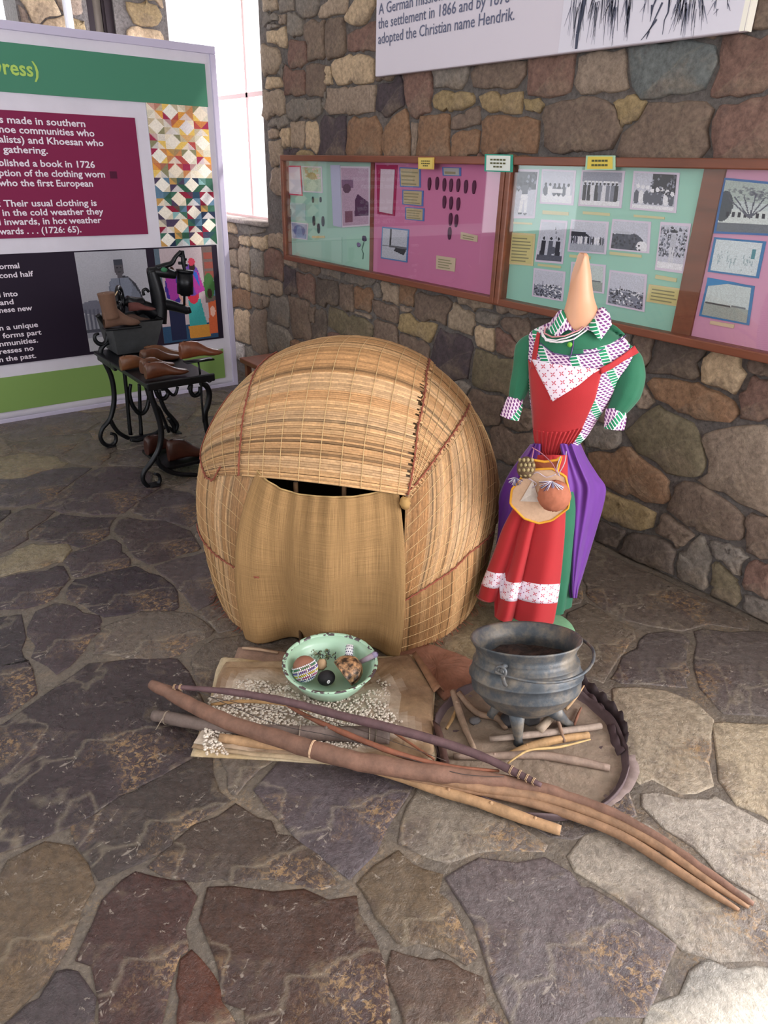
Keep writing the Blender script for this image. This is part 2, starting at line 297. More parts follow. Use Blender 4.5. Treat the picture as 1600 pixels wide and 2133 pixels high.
class Field:
    """stones laid out on a plane: outlines are rastered, grown until they nearly meet, and read back as star outlines"""
    def __init__(s,u0,u1,v0,v1,res):
        s.u0,s.v0,s.res=u0,v0,res; s.nu=int((u1-u0)/res); s.nv=int((v1-v0)/res); s.L=np.zeros((s.nu,s.nv),int); s.block=np.zeros((s.nu,s.nv),bool); s.col=[None]
        s.U=(u0+(np.arange(s.nu)+.5)*res)[:,None]*np.ones((1,s.nv)); s.V=(v0+(np.arange(s.nv)+.5)*res)[None,:]*np.ones((s.nu,1))
    def mask(s,P):
        P=np.array(P,float); lo=P.min(0);hi=P.max(0); i0=max(0,int((lo[0]-s.u0)/s.res)-1);i1=min(s.nu,int((hi[0]-s.u0)/s.res)+2);j0=max(0,int((lo[1]-s.v0)/s.res)-1);j1=min(s.nv,int((hi[1]-s.v0)/s.res)+2)
        if i1<=i0 or j1<=j0: return None
        X=s.U[i0:i1,j0:j1];Y=s.V[i0:i1,j0:j1]; ins=np.zeros(X.shape,bool); n=len(P); j=n-1
        for i in range(n):
            (xi,yi),(xj,yj)=P[i],P[j]
            if yi!=yj: ins^=((yi>Y)!=(yj>Y))&(X<(xj-xi)*(Y-yi)/(yj-yi)+xi)
            j=i
        return (slice(i0,i1),slice(j0,j1)),ins
    def add(s,P,col,strict=False):
        m=s.mask(P)
        if m is None or not m[1].any(): return False
        sl,ins=m; free=(s.L[sl]==0)&~s.block[sl]
        if strict and not free[ins].all(): return False
        ins=ins&free
        if ins.sum()<3: return False
        s.col.append(col); s.L[sl][ins]=len(s.col)-1; return True
    def grow(s,steps):
        for k in range(steps):
            for di,dj in (((1,0),(-1,0),(0,1),(0,-1)) if k%3 else ((1,0),(-1,0),(0,1),(0,-1),(1,1),(-1,-1),(1,-1),(-1,1))):
                sh=np.zeros_like(s.L); a=slice(max(di,0),s.nu+min(di,0)); b=slice(max(-di,0),s.nu+min(-di,0)); c=slice(max(dj,0),s.nv+min(dj,0)); d=slice(max(-dj,0),s.nv+min(-dj,0))
                sh[a,c]=s.L[b,d]; m=(s.L==0)&(sh>0)&~s.block; s.L[m]=sh[m]
    def outlines(s,gap,nang=16):
        out=[]
        for l in range(1,len(s.col)):
            w=np.argwhere(s.L==l)
            if len(w)<4: continue
            c=w.mean(0); P=[]; a0=random.uniform(0,.4)
            # principal axes so that the corners of a slab are caught
            far=0
            for k in range(nang*3):
                th=a0+k*2*math.pi/(nang*3); r_=0
                while True:
                    i=int(round(c[0]+math.cos(th)*(r_+.5)));j=int(round(c[1]+math.sin(th)*(r_+.5)))
                    if not(0<=i<s.nu and 0<=j<s.nv) or s.L[i,j]!=l: break
                    r_+=.5
                P.append((r_,th))
            r=np.array([p[0] for p in P]); n=len(r); keep=[]
            # keep the local corners and even spacing between them
            for k in range(n):
                if k%3==0 or (r[k]>=r[(k-1)%n] and r[k]>=r[(k+1)%n] and r[k]>r[(k-2)%n] and r[k]>r[(k+2)%n]): keep.append(k)
            q=[]
            for k in keep:
                rr=max(r[k]-gap/s.res,r[k]*.55,.8); q.append((s.u0+(c[0]+.5+math.cos(P[k][1])*rr)*s.res, s.v0+(c[1]+.5+math.sin(P[k][1])*rr)*s.res))
            out.append((q,s.col[l],len(w)*s.res*s.res))
        return out
def laystone(q,h,m,parent,place,col,inset,name):
    P=np.array(q,float); n0=len(P); c=P.mean(0); size=math.sqrt(max(1e-6,abs(np.sum(P[:,0]*np.roll(P[:,1],-1)-P[:,1]*np.roll(P[:,0],-1))/2)))
    P=.86*P+.07*(np.roll(P,1,0)+np.roll(P,-1,0)); P+=rng.normal(0,min(size*.026,.011),P.shape); n=len(P)
    def ring(ins,hh,j=0):
        o=[]
        for p_ in P:
            d=c-p_; L=np.linalg.norm(d)+1e-9; w=p_+d*min(ins/L,.6); o.append(place(w[0],w[1],hh+(rng.normal(0,j) if j else 0)))
        return o
    vs=ring(0,-.012)+ring(inset*.2,h*.6)+ring(inset,h,h*.12)+ring(max(inset*2.2,size*.22),h*1.03,h*.16)+[place(c[0],c[1],h*1.05)]; fs=[]
    for k in range(3):
        for i in range(n): fs.append((k*n+i,k*n+(i+1)%n,(k+1)*n+(i+1)%n,(k+1)*n+i))
    for i in range(n): fs.append((3*n+i,3*n+(i+1)%n,4*n))
    mb=MB(); mb.add(vs,fs,0,col); return mb.build(name,m,parent,origin=place(c[0],c[1],0))
fw=Field(-.08,6.3,0.0,3.28,.01)
fw.block|=(fw.U>4.82)&(fw.V>1.19)
for r_ in RECT.split('|'):
    a=r_.split(); cx,cy,w,h=map(float,a[:4]); q=[]
    for sx,sy in ((-1,-1),(1,-1),(1,1),(-1,1)): q.append((oX(cx+sx*w/2,cy,WX)[1]+rng.normal(0,.006),oX(cx,cy+sy*h/2,WX)[2]+rng.normal(0,.006)))
    fw.add(q,a[4])
for P,cc in POLY: fw.add([tuple(oX(x,y,WX)[1:]) for x,y in P],cc)
hidden=((fw.V>1.1)&(fw.V<1.57)&(fw.U<4.5))|((fw.V>2.1)&(fw.V<2.9)&(fw.U>1.6)&(fw.U<3.5))
blk0=fw.block.copy(); fw.block|=hidden; tries=0
while len(fw.col)<285 and tries<5000:
    tries+=1; u=random.uniform(-.1,6.2); v=random.uniform(.02,3.2); s_=random.choice([.3,.24,.2,.16,.12]) if tries<2500 else random.choice([.12,.09,.07]); w=s_*random.uniform(.9,1.4); h=s_*random.uniform(.55,.85)
    q=[(u-w/2,v-h/2),(u+w/2,v-h/2),(u+w/2,v+h/2),(u-w/2,v+h/2)]; q=[(a+rng.normal(0,s_*.06),b+rng.normal(0,s_*.06)) for a,b in q]
    fw.add(q,random.choice('tbborglddV'),strict=True)
fw.block=blk0; fw.grow(2)
for q,cc,A in fw.outlines(.004):
    laystone(q,random.uniform(.012,.024),MT['wallstone'],wall,wplace,jit(lin(PAL[cc]),.08),.010 if A>.01 else .006,'stone')
# far pier wall behind the banner and its openings
mb=MB()
FY=6.3
pl=oY(38,40,FY)[0]; x0=oY(183,30,FY)[0]; x1=oY(238,30,FY)[0]
for a,b in [((pl,FY,0),(x0,FY+.35,3.3)),((x0,FY,0),(x1,FY+.35,1.0)),((x1,FY,0),(WX+.01,FY+.3,3.3)),((x0,FY,3.05),(x1,FY+.35,3.3)),((-3.4,FY,0),(pl,FY+.35,.9)),((-3.4,FY,3.0),(pl,FY+.35,3.3))]: mb.box(a,b,0,mc)
wfar=struct('wall_far',mb,MT['mortar'])
fplace=lambda u,v,h:(u,FY-h,v)
ff=Field(pl+.01,2.64,1.2,3.28,.01); ff.block|=(ff.U>x0-.03)&(ff.U<x1+.03); tries=0
while len(ff.col)<150 and tries<2500:
    tries+=1; u=random.uniform(pl,2.6); v=random.uniform(1.2,3.28); s_=random.choice([.26,.2,.16]) if tries<900 else random.choice([.13,.1]); w=s_*random.uniform(.8,1.4); h=s_*random.uniform(.6,1); t=random.uniform(-.4,.4)
    q=[(u+a*w/2*math.cos(t)-b*h/2*math.sin(t)+rng.normal(0,s_*.06),v+a*w/2*math.sin(t)+b*h/2*math.cos(t)+rng.normal(0,s_*.06)) for a,b in ((-1,-1),(1,-1),(1,1),(-1,1))]
    ff.add(q,random.choice('tTlybt'),strict=True)
ff.grow(2)
for q,cc,A in ff.outlines(.004): laystone(q,.02,MT['wallstone'],wfar,fplace,jit(lin(PAL[cc]),.08),.008,'stone')
# window 1: the tall opening at the end of the long wall, thin pinkish bars and a pale sill
mb=MB(); fc=lin('#e9c9c6')
mb.box((WB+.12,4.83,1.2),(WB+.17,4.87,3.0),0,fc); mb.box((WB+.12,7.6,1.2),(WB+.17,7.66,3.0),0,fc); mb.box((WB+.12,4.83,1.2),(WB+.17,7.6,1.24),0,fc); mb.box((WB+.12,4.83,2.96),(WB+.17,7.6,3.0),0,fc)
yb=oX(516,150,WB+.15)[1]; zb=oX(530,197,WB+.15)[2]
mb.box((WB+.13,yb-.015,1.2),(WB+.16,yb+.015,3.0),0,fc); mb.box((WB+.13,4.83,zb-.015),(WB+.16,7.6,zb+.015),0,fc)
w1=struct('window_1',mb,MT['vc']); 
g=MB(); g.box((WB+.142,4.87,1.24),(WB+.146,7.6,2.96)); g.build('pane',MT['glass'],w1)
s=MB(); s.box((WX-.05,4.82,1.195),(WB+.4,7.6,1.222),0,lin('#b9aca6')); s.build('window_sill',MT['mortar'],w1)
# window 2: dark framed window in the far pier, white drainpipe beside it
mb=MB(); dk=lin('#2b2226')
for a,b in [((x0,FY+.02,1),(x0+.05,FY+.1,3.05)),((x1-.06,FY+.02,1),(x1,FY+.1,3.05)),((x0,FY+.02,1),(x1,FY+.1,1.05)),((x0,FY+.02,3),(x1,FY+.1,3.05)),((x0+.12,FY+.03,1),(x0+.15,FY+.09,3.05))]: mb.box(a,b,0,dk)
w2=struct('window_2',mb,MT['vc'])
g=MB(); g.box((x0+.05,FY+.055,1.05),(x1-.06,FY+.06,3.0),0,lin('#8a8178')); g.build('pane',MT['vc'],w2)
xp=oY(138,30,FY-.04)[0]
mb=MB(); mb.tube([(xp,FY-.085,0),(xp,FY-.085,3.25)],.03,12,0,lin('#e6e8ee')); mb.box((xp-.05,FY-.06,2.2),(xp+.05,FY-.028,2.23),0,lin('#d6d8de'))
pp=mb.build('drainpipe',MT['vc'],smooth=False); tag(pp,'white vertical pipe running down the stone pier behind the banner','pipe')
# door opening jambs, other walls, ceiling
mb=MB()
for a,b in [((WB-.02,-.16,0),(WB+.2,-.10,2.9)),((WB-.02,-2.6,0),(WB+.2,-2.54,2.9)),((WB-.02,-2.6,2.85),(WB+.2,-.16,2.9))]: mb.box(a,b)
d1=struct('door_1',mb,MT['wood'])
mb=MB()
for a,b in [((-3.4,-3.4,0),(-3.2,-.3,3.3)),((-3.4,3.3,0),(-3.2,6.6,3.3)),((-3.4,-.3,0),(-3.2,3.3,1.0)),((-3.4,-.3,2.8),(-3.2,3.3,3.3))]: mb.box(a,b)
struct('wall_left',mb,MT['plaster'])
mb=MB()
for a,b in [((-3.4,-3.6,0),(-1.6,-3.4,3.3)),((2.0,-3.6,0),(3.05,-3.4,3.3)),((-1.6,-3.6,0),(2.0,-3.4,.9)),((-1.6,-3.6,3.0),(2.0,-3.4,3.3))]: mb.box(a,b)
struct('wall_back',mb,MT['plaster'])
mb=MB(); mb.box((-3.4,-3.6,3.3),(3.2,6.8,3.45)); struct('ceiling',mb,MT['plaster'])
# ---------------------------------------------------------------- floor of crazy paving
mb=MB(); n=60
X=np.linspace(-3.4,3.3,n); Y=np.linspace(-3.6,6.7,n)
gc=lin('#645a50')
mb.grid(np.array([[(x,y,0) for y in Y] for x in X]),0,gc); mb.box((-3.4,-3.6,-.12),(3.3,6.7,-.01),0,gc)
floor=struct('floor',mb,MT['grout'],True)
FL=[([(0,1520),(110,1440),(200,1385),(290,1380),(385,1420),(420,1470),(395,1540),(330,1590),(200,1660),(0,1765)],'#3d2f32'),
([(205,1348),(250,1302),(310,1278),(370,1292),(398,1325),(350,1358),(270,1370)],'#6f6259'),([(133,1240),(190,1203),(260,1193),(340,1222),(380,1258),(300,1268),(240,1272),(180,1260)],'#3a2a34'),
([(0,1215),(60,1190),(118,1182),(122,1238),(60,1255),(0,1262)],'#43323a'),([(62,1292),(130,1257),(183,1297),(173,1328),(118,1395),(62,1398)],'#46363b'),([(0,1290),(52,1290),(55,1398),(100,1415),(0,1490)],'#37292f'),
([(262,1097),(340,1087),(383,1150),(330,1163),(275,1150)],'#4b3a3c'),([(348,1177),(425,1168),(438,1248),(390,1252),(370,1210)],'#5b4c4d'),([(62,1110),(150,1077),(213,1100),(180,1133),(90,1128)],'#43323a'),([(0,1082),(83,1072),(42,1138),(0,1148)],'#564646'),
([(143,1160),(238,1132),(252,1178),(160,1193)],'#4d3c42'),([(103,1050),(200,992),(290,972),(298,1028),(210,1068)],'#4f3f46'),([(0,1018),(108,982),(155,985),(90,1038),(0,1053)],'#574a50'),([(305,1040),(398,1022),(402,1088),(330,1078)],'#4f4144'),
([(182,1760),(240,1702),(340,1632),(390,1612),(450,1607),(458,1650),(400,1708),(310,1778),(250,1818),(212,1798)],'#463a36'),
([(197,1960),(240,1857),(300,1832),(398,1842),(383,1960),(350,2010),(345,2180),(225,2180),(190,2010)],'#4a2f2a'),
([(304,1822),(400,1742),(490,1692),(560,1742),(675,1850),(640,1868),(560,1848),(430,1833)],'#54453d'),
([(432,1847),(560,1852),(688,1887),(738,1990),(800,2060),(830,2160),(565,2160),(475,2040),(424,1950),(427,1892)],'#4c342a'),
([(388,1987),(408,1997),(438,2070),(470,2160),(362,2160)],'#5a3122'),([(0,1832),(80,1792),(168,1802),(148,1860),(110,1950),(62,2060),(0,2080)],'#6a5743'),([(62,2102),(160,2037),(208,2100),(215,2160),(40,2160)],'#4b4042'),
([(522,1622),(600,1592),(700,1622),(800,1652),(818,1720),(788,1778),(720,1788),(600,1700),(542,1660)],'#5e5358'),
([(962,1800),(1000,1782),(1100,1792),(1300,1902),(1428,1980),(1418,2028),(1300,2088),(1150,2150),(1065,2150),(1022,2040),(987,1950),(942,1860)],'#6a5f60'),
([(794,1800),(872,1797),(958,1920),(1000,2012),(902,1983),(832,1910)],'#6d5c4a'),([(800,2035),(900,1994),(1006,2034),(1052,2160),(850,2160)],'#5e4a3f'),
([(1165,1780),(1330,1742),(1540,1902),(1640,1970),(1620,2010),(1440,1988),(1300,1880)],'#958a7e'),([(1444,2012),(1640,2032),(1640,2180),(1350,2180)],'#8b857e'),
([(1245,1142),(1420,1214),(1588,1300),(1520,1302),(1340,1300),(1232,1250)],'#70635a'),([(1232,1262),(1328,1322),(1308,1358),(1250,1398),(1222,1400)],'#786a5c'),([(1332,1332),(1428,1332),(1428,1418),(1360,1428),(1294,1408)],'#665b58'),
([(1452,1312),(1640,1332),(1640,1470),(1540,1498),(1462,1430),(1452,1360)],'#6d625e'),([(1325,1442),(1400,1452),(1478,1502),(1468,1638),(1332,1638),(1316,1500)],'#9a8b78'),([(1502,1512),(1640,1522),(1640,1720),(1500,1648)],'#a3937c'),
([(1345,1672),(1500,1682),(1640,1760),(1640,1850),(1520,1798)],'#a0968a'),([(840,1700),(1000,1720),(1120,1770),(960,1790),(850,1780)],'#7d7266'),([(470,1600),(560,1590),(505,1640),(470,1640)],'#74685f')]
fpl=lambda u,v,h:(u,v,h)
fl=Field(-2.9,2.62,-2.2,6.2,.015)
for P,cc in FL:
    q=[tuple(gz(x,y)[:2]) for x,y in P]
    if any(abs(a)>6 or abs(b)>8 for a,b in q): continue
    fl.add(q,cc)
def dk(c):
    l=lin(c); k=.74 if sum(l)<.45 else .95
    return tuple(x*k for x in l)
tries=0
while len(fl.col)<262 and tries<9000:
    tries+=1; s_=random.choice([.5,.42,.34]) if tries<2500 else (random.choice([.3,.24,.2]) if tries<5000 else random.choice([.16,.12]))
    u=random.uniform(-2.8,2.55); v=random.uniform(-2,6.1) if random.random()<.3 else random.uniform(.1,4.6)
    k=random.choice([4,5,5,6]); a0=random.uniform(0,6.28)
    q=[(u+s_*.5*math.cos(a0+i*2*math.pi/k+.2*math.sin(i*7+a0))*random.uniform(.85,1.2),v+s_*.5*math.sin(a0+i*2*math.pi/k+.2*math.sin(i*7+a0))*random.uniform(.85,1.2)) for i in range(k)]
    base=['#4a3c40','#54464a','#43343a','#5d4f48','#4f403c'] if u+.3*v<1.3 else ['#70645a','#7d6f60','#6a5f5a','#85775f','#746860']
    fl.add(q,random.choice(base),strict=True)
fl.grow(5)
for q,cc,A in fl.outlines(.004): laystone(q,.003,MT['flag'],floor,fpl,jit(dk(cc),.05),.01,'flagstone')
# ================================================================= PRINTED THINGS
class Img:
    def __init__(s,w,h,bgc): s.w=w;s.h=h;s.a=np.ones((h,w,3))*np.array(lin(bgc)); s.X,s.Y=np.meshgrid((np.arange(w)+.5)/w,(np.arange(h)+.5)/h)
    def put(s,m,c,k=1): c=np.array(lin(c)); s.a[m]=s.a[m]*(1-k)+c*k
    def ell(s,x,y,rx,ry,c,k=1): s.put(((s.X-x)/rx)**2+((s.Y-y)/ry)**2<1,c,k); return s
    def rect(s,x0,y0,x1,y1,c,k=1): s.put((s.X>=x0)&(s.X<x1)&(s.Y>=y0)&(s.Y<y1),c,k); return s
    def poly(s,P,c,k=1):
        ins=np.zeros_like(s.X,bool); n=len(P); j=n-1
        for i in range(n):
            (xi,yi),(xj,yj)=P[i],P[j]
            if yi!=yj: ins^=((yi>s.Y)!=(yj>s.Y))&(s.X<(xj-xi)*(s.Y-yi)/(yj-yi)+xi)
            j=i
        s.put(ins,c,k); return s
    def line(s,x0,y0,x1,y1,t,c,k=1):
        dx,dy=x1-x0,y1-y0; L=dx*dx+dy*dy+1e-9; u=np.clip(((s.X-x0)*dx+(s.Y-y0)*dy)/L,0,1)
        s.put((s.X-x0-u*dx)**2+(s.Y-y0-u*dy)**2<t*t,c,k); return s
    def noise(s,a): s.a=np.clip(s.a*(1+rng.uniform(-a,a,(s.h,s.w,1))),0,1); return s
    def smooth(s,n=1):
        for _ in range(n):
            p=np.pad(s.a,((1,1),(1,1),(0,0)),'edge'); s.a=(p[1:-1,1:-1]*4+p[:-2,1:-1]+p[2:,1:-1]+p[1:-1,:-2]+p[1:-1,2:])/8
        return s
def imgmesh(mb,img,c00,c10,c01,c11):
    """picture as a fine mesh of coloured cells: c00 top left, c10 top right, c01 bottom left, c11 bottom right"""
    w,h=img.w,img.h; c00,c10,c01,c11=[np.array(c,float) for c in (c00,c10,c01,c11)]
    u=np.linspace(0,1,w+1)[None,:,None]; v=np.linspace(0,1,h+1)[:,None,None]
    P=(c00*(1-u)+c10*u)*(1-v)+(c01*(1-u)+c11*u)*v; b=len(mb.v); mb.v+=[tuple(x) for x in P.reshape(-1,3).tolist()]
    for j in range(h):
        for i in range(w):
            k=b+j*(w+1)+i; mb.f.append((k,k+w+1,k+w+2,k+1)); mb.m.append(0); mb.c.append(tuple(img.a[j,i]))
def text(s_,p0,p1,hgt,out,m,parent,name='lettering',bold=.0):
    """lettering laid on a plane: starts at p0, ends at p1, out = the plane's outward normal, hgt = capital height"""
    cu=bpy.data.curves.new('t','FONT'); cu.body=s_; cu.offset=bold; cu.resolution_u=2
    ob=bpy.data.objects.new('t',cu); COL.objects.link(ob); dg=bpy.context.evaluated_depsgraph_get(); dg.update()
    me=bpy.data.meshes.new_from_object(ob.evaluated_get(dg)); bpy.data.objects.remove(ob)
    co_=np.zeros(len(me.vertices)*3); me.vertices.foreach_get('co',co_); co_=co_.reshape(-1,3)
    x0,x1=co_[:,0].min(),co_[:,0].max(); p0=np.array(p0,float);p1=np.array(p1,float); L=np.linalg.norm(p1-p0); e=(p1-p0)/L
    out=np.array(out,float); upv=np.cross(out,e); upv/=np.linalg.norm(upv)
    sx=L/(x1-x0); sy=hgt/.70
    P=p0+np.outer((co_[:,0]-x0)*sx,e)+np.outer(co_[:,1]*sy,upv)+out*.0015
    og=p0; me.vertices.foreach_set('co',(P-og).ravel()); me.materials.clear(); me.materials.append(m); me.update()
    o=bpy.data.objects.new(name,me); COL.objects.link(o); o.location=og; setparent(o,parent); return o
# ---------------------------------------------------------------- fabric banner
BY=5.07; bc=lambda px,py,d=0: oY(px,py,BY-d)
bn=empty('banner_stand',(1.2,BY,0),'wide fabric display banner about dress with green and maroon bands, left rear','banner')
xr=oY(470,450,BY)[0]; XL=.1; XR=2.445; ZT=2.29
mb=MB()
nx,nz=60,50; P=np.zeros((nx,nz,3))
for i,x in enumerate(np.linspace(XL,XR,nx)):
    for j,z in enumerate(np.linspace(.012,ZT,nz)):
        e=min(1,(XR-x)/.06); P[i,j]=(x,BY+.004*math.sin(x*9)+.003*math.sin(z*7+x*4),z)
mb.sheet(P,.004); mb.build('fabric',MT['cloth'],bn)
mb=MB()
for a,b in [((XL,BY+.008,ZT-.03),(XR,BY+.035,ZT-.005)),((XR-.03,BY+.008,.01),(XR-.003,BY+.035,ZT-.005)),((XL,BY+.008,.01),(XL+.03,BY+.035,ZT-.005)),((XL,BY+.008,.01),(XR,BY+.035,.03))]: mb.box(a,b,0,lin('#9a98a8'))
mb.build('frame',MT['vc'],bn,smooth=False)
# cloth hem wrapped round the frame: a paler raised border
mb=MB()
for a,b in [((XL,BY-.012,ZT-.045),(XR+.006,BY+.036,ZT)),((XR-.035,BY-.0119,.0),(XR+.006,BY+.036,ZT-.0455)),((XL,BY-.012,.0),(XR,BY-.004,.03))]: mb.box(a,b,0,lin('#c3bdd6'))
bevel(mb.build('hem',MT['vc'],bn,smooth=False),.004)
def quad(name,TL,TR,BR,BL,col,d,m=None,parent=bn):
    P=[bc(*TL,d),bc(*TR,d),bc(*BR,d),bc(*BL,d)]
    for k in P: k[0]=max(k[0],XL+.01)
    # rectangles of the print: keep them upright
    xl=max(XL+.01,(P[0][0]+P[3][0])/2) if TL[0]>0 else XL+.02; xr=(P[1][0]+P[2][0])/2; zt=(P[0][2]+P[1][2])/2; zb=(P[2][2]+P[3][2])/2
    mb=MB(); y=BY-d; mb.box((xl,y,zb),(xr,BY-.001,zt),0,lin(col)); return mb.build(name,MT['vc'],parent,smooth=False),(xl,xr,zb,zt)
HB,_=quad('header_band',(0,88),(428,132),(432,221),(0,193),'#46826a',.010)
MP,rb=quad('maroon_panel',(0,228),(283,246),(307,487),(0,498),'#7d1f49',.010)
DP,_=quad('dark_panel',(0,527),(452,513),(466,708),(0,757),'#201528',.010)
_,gb=quad('lime_band',(0,785),(466,729),(469,790),(0,856),'#7f9f5a',.010)
def picrect(name,img,TL,TR,BR,BL,d):
    P=[bc(*TL,d),bc(*TR,d),bc(*BR,d),bc(*BL,d)]
    xl=(P[0][0]+P[3][0])/2;xr=(P[1][0]+P[2][0])/2;zt=(P[0][2]+P[1][2])/2;zb=(P[2][2]+P[3][2])/2;y=BY-d
    mb=MB(); imgmesh(mb,img,(xl,y,zt),(xr,y,zt),(xl,y,zb),(xr,y,zb)); mb.box((xl,y+.0005,zb),(xr,BY-.001,zt),0,(.5,.5,.5)); return mb.build(name,MT['vc'],bn,smooth=False)
# patchwork quilt: squares cut into coloured triangles round pale diamonds
q=Img(64,150,'#e8dccb'); cols_t=['#e2a04a','#d9d2c0','#b8524e','#c7b79a','#efe3cf','#c98a5a','#a02f52','#e8c46a','#8d8a6a','#ded6cc']; cols_b=['#27425a','#3d6a5a','#8a1f3a','#1f2f4a','#5f7f9a','#d8cdb8','#c79a5a','#2f5a48','#4a3f5a','#86b0b4']
nxq=4; nyq=10
for j in range(nyq):
    for i in range(nxq):
        pal=cols_t if j<5 else cols_b; x0=i/nxq;x1=(i+1)/nxq;y0=j/nyq;y1=(j+1)/nyq;mx=(x0+x1)/2;my=(y0+y1)/2
        rc=lambda:random.choice(pal)
        if (i+j)%2:
            q.rect(x0,y0,x1,y1,rc()); q.poly([(mx,y0),(x1,y0),(x1,my)],rc()); q.poly([(x0,y0),(mx,y0),(x0,my)],rc()); q.poly([(x0,my),(mx,y1),(x0,y1)],rc()); q.poly([(x1,my),(x1,y1),(mx,y1)],rc())
            q.poly([(mx,y0),(x1,my),(mx,y1),(x0,my)],random.choice(['#f1e9dd','#efe2d0','#e6dfe2','#f4efe6']))
        else:
            q.rect(x0,y0,mx,my,rc());q.rect(mx,y0,x1,my,rc());q.rect(x0,my,mx,y1,rc());q.rect(mx,my,x1,y1,rc()); q.poly([(x0,y0),(x1,y0),(mx,my)],rc(),.6); q.poly([(x0,y1),(x1,y1),(mx,my)],random.choice(['#f1e9dd','#e6dfe2']),.7)
q.noise(.08)
picrect('quilt_picture',q,(308,216),(432,221),(452,510),(333,513),.011)
g=Img(70,92,'#a9a9b4')   # grey portrait: standing woman in a buttoned blouse, bench at left
g.rect(0,.62,1,1,'#8f909c').rect(0,.86,1,1,'#b0b0b8')
g.ell(.62,.75,.3,.5,'#3a3c46').poly([(.42,.3),(.36,.52),(.33,.62),(.42,.66),(.5,.45)],'#6f7484').poly([(.72,.3),(.84,.45),(.86,.66),(.78,.68),(.68,.45)],'#6f7484')
g.poly([(.44,.27),(.7,.27),(.74,.38),(.68,.52),(.47,.52),(.42,.36)],'#7c8294').poly([(.46,.5),(.7,.5),(.76,.62),(.42,.62)],'#25262e').line(.57,.27,.57,.5,.008,'#4b5060')
g.ell(.58,.18,.07,.075,'#55525a').rect(.51,.09,.65,.14,'#40424e').rect(.51,.115,.65,.125,'#9a9aa8').rect(.55,.22,.62,.27,'#5a565e').ell(.555,.17,.01,.008,'#2a2a30').ell(.605,.17,.01,.008,'#2a2a30').line(.56,.215,.6,.215,.006,'#3a3a40')
g.ell(.15,.55,.2,.07,'#6f7080')
for k in range(6): g.rect(.02+k*.055,.56,.045+k*.055,.78,'#5d5f6e')
g.rect(0,.77,.36,.8,'#4a4b58').noise(.05)
picrect('portrait_picture',g,(158,526),(305,519),(325,718),(184,731),.011)
p=Img(70,100,'#b9a9b0')   # colour picture: people in bright patchwork dresses
p.rect(0,0,.08,.4,'#5a6a7a').rect(.82,0,1,.6,'#6a5a58')
for k in range(5): p.rect(.84,.06+k*.1,1,.13+k*.1,random.choice(['#5a7a94','#8a4a42','#7a8a9a']))
p.ell(.9,.42,.1,.14,'#3f6a3a').rect(0,.82,1,1,'#2a4a6a')
p.rect(.15,.6,.42,.98,'#1f2444').ell(.26,.42,.14,.2,'#3a2a8a').poly([(.14,.3),(.3,.28),(.36,.5),(.2,.58)],'#a0389a').ell(.26,.24,.05,.05,'#3a2420')
p.poly([(.5,.55),(.72,.55),(.84,.95),(.48,.95)],'#3a9a9a').poly([(.46,.84),(.84,.84),(.86,.98),(.48,.98)],'#c78a3a').ell(.6,.5,.1,.1,'#c7304a').ell(.6,.34,.15,.17,'#6a48a4').poly([(.52,.22),(.72,.26),(.82,.46),(.66,.5)],'#b03a9a').poly([(.6,.24),(.7,.26),(.74,.44)],'#3a62c4').ell(.62,.2,.055,.05,'#35201c').ell(.62,.15,.06,.04,'#c9405a')
p.poly([(.86,.6),(1,.58),(1,.95),(.84,.95)],'#c8603a').ell(.93,.7,.05,.06,'#e0b0a0').ell(.9,.5,.05,.05,'#3a2420').line(.36,.5,.46,.62,.02,'#c79a8a').noise(.06)
picrect('colour_picture',p,(317,518),(441,514),(455,704),(345,713),.011)
sq=quad('dark_square_mark',(229,357),(244,357),(244,372),(229,372),'#4d1232',.0105)
MT['txtw']=mat('pale_lettering','#e6dcea',.7); MT['txtl']=mat('lime_lettering','#a8c860',.7); MT['txtd']=mat('slate_lettering','#5f6480',.7)
def btext(s_,x0,y0,x1,y1,h,m='txtw',par=None):
    a=bc(x0,y0,.012);b=bc(x1,y1,.012); z=(a[2]+b[2])/2; a[2]=b[2]=z; text(s_,a,b,h,(0,-1,0),MT[m],par or bn,bold=.02)
btext('Dress)',-22,151,82,161,.075,'txtl',HB)
for s_,x0,y0,x1,y1 in [('s made in southern',-1,256,178,264),('hoe communities who',-1,277,197,283),('alists) and Khoesan who',-1,298,216,303),('gathering.',7,318,100,320),('blished a book in 1726',-1,347,198,348),('ption of the clothing worn',-1,367,219,369),('who the first European',-2,388,194,388),(': Their usual clothing is',-2,430,202,429),('in the cold weather they',6,449,216,447),('l inwards, in hot weather',-1,468,212,465),('wards . . . (1726: 65).',-1,487,170,485)]: btext(s_,x0,y0,x1,y1,.037,par=MP)
for s_,x0,y0,x1,y1 in [('ormal',-1,560,41,559),('cond half',-1,579,70,575.5),('l into',-1,619,37.5,616.5),('and',0,635,29,634),('hese new',-1,650.5,68,647),('n a unique',-1,687,80,682),('forms part',6,703,87,698),('nmunities.',-1,719.5,80,715),('resses no',-1,736,71,731),('n the past.',-1,753,76,746)]: btext(s_,x0,y0,x1,y1,.032,par=DP)
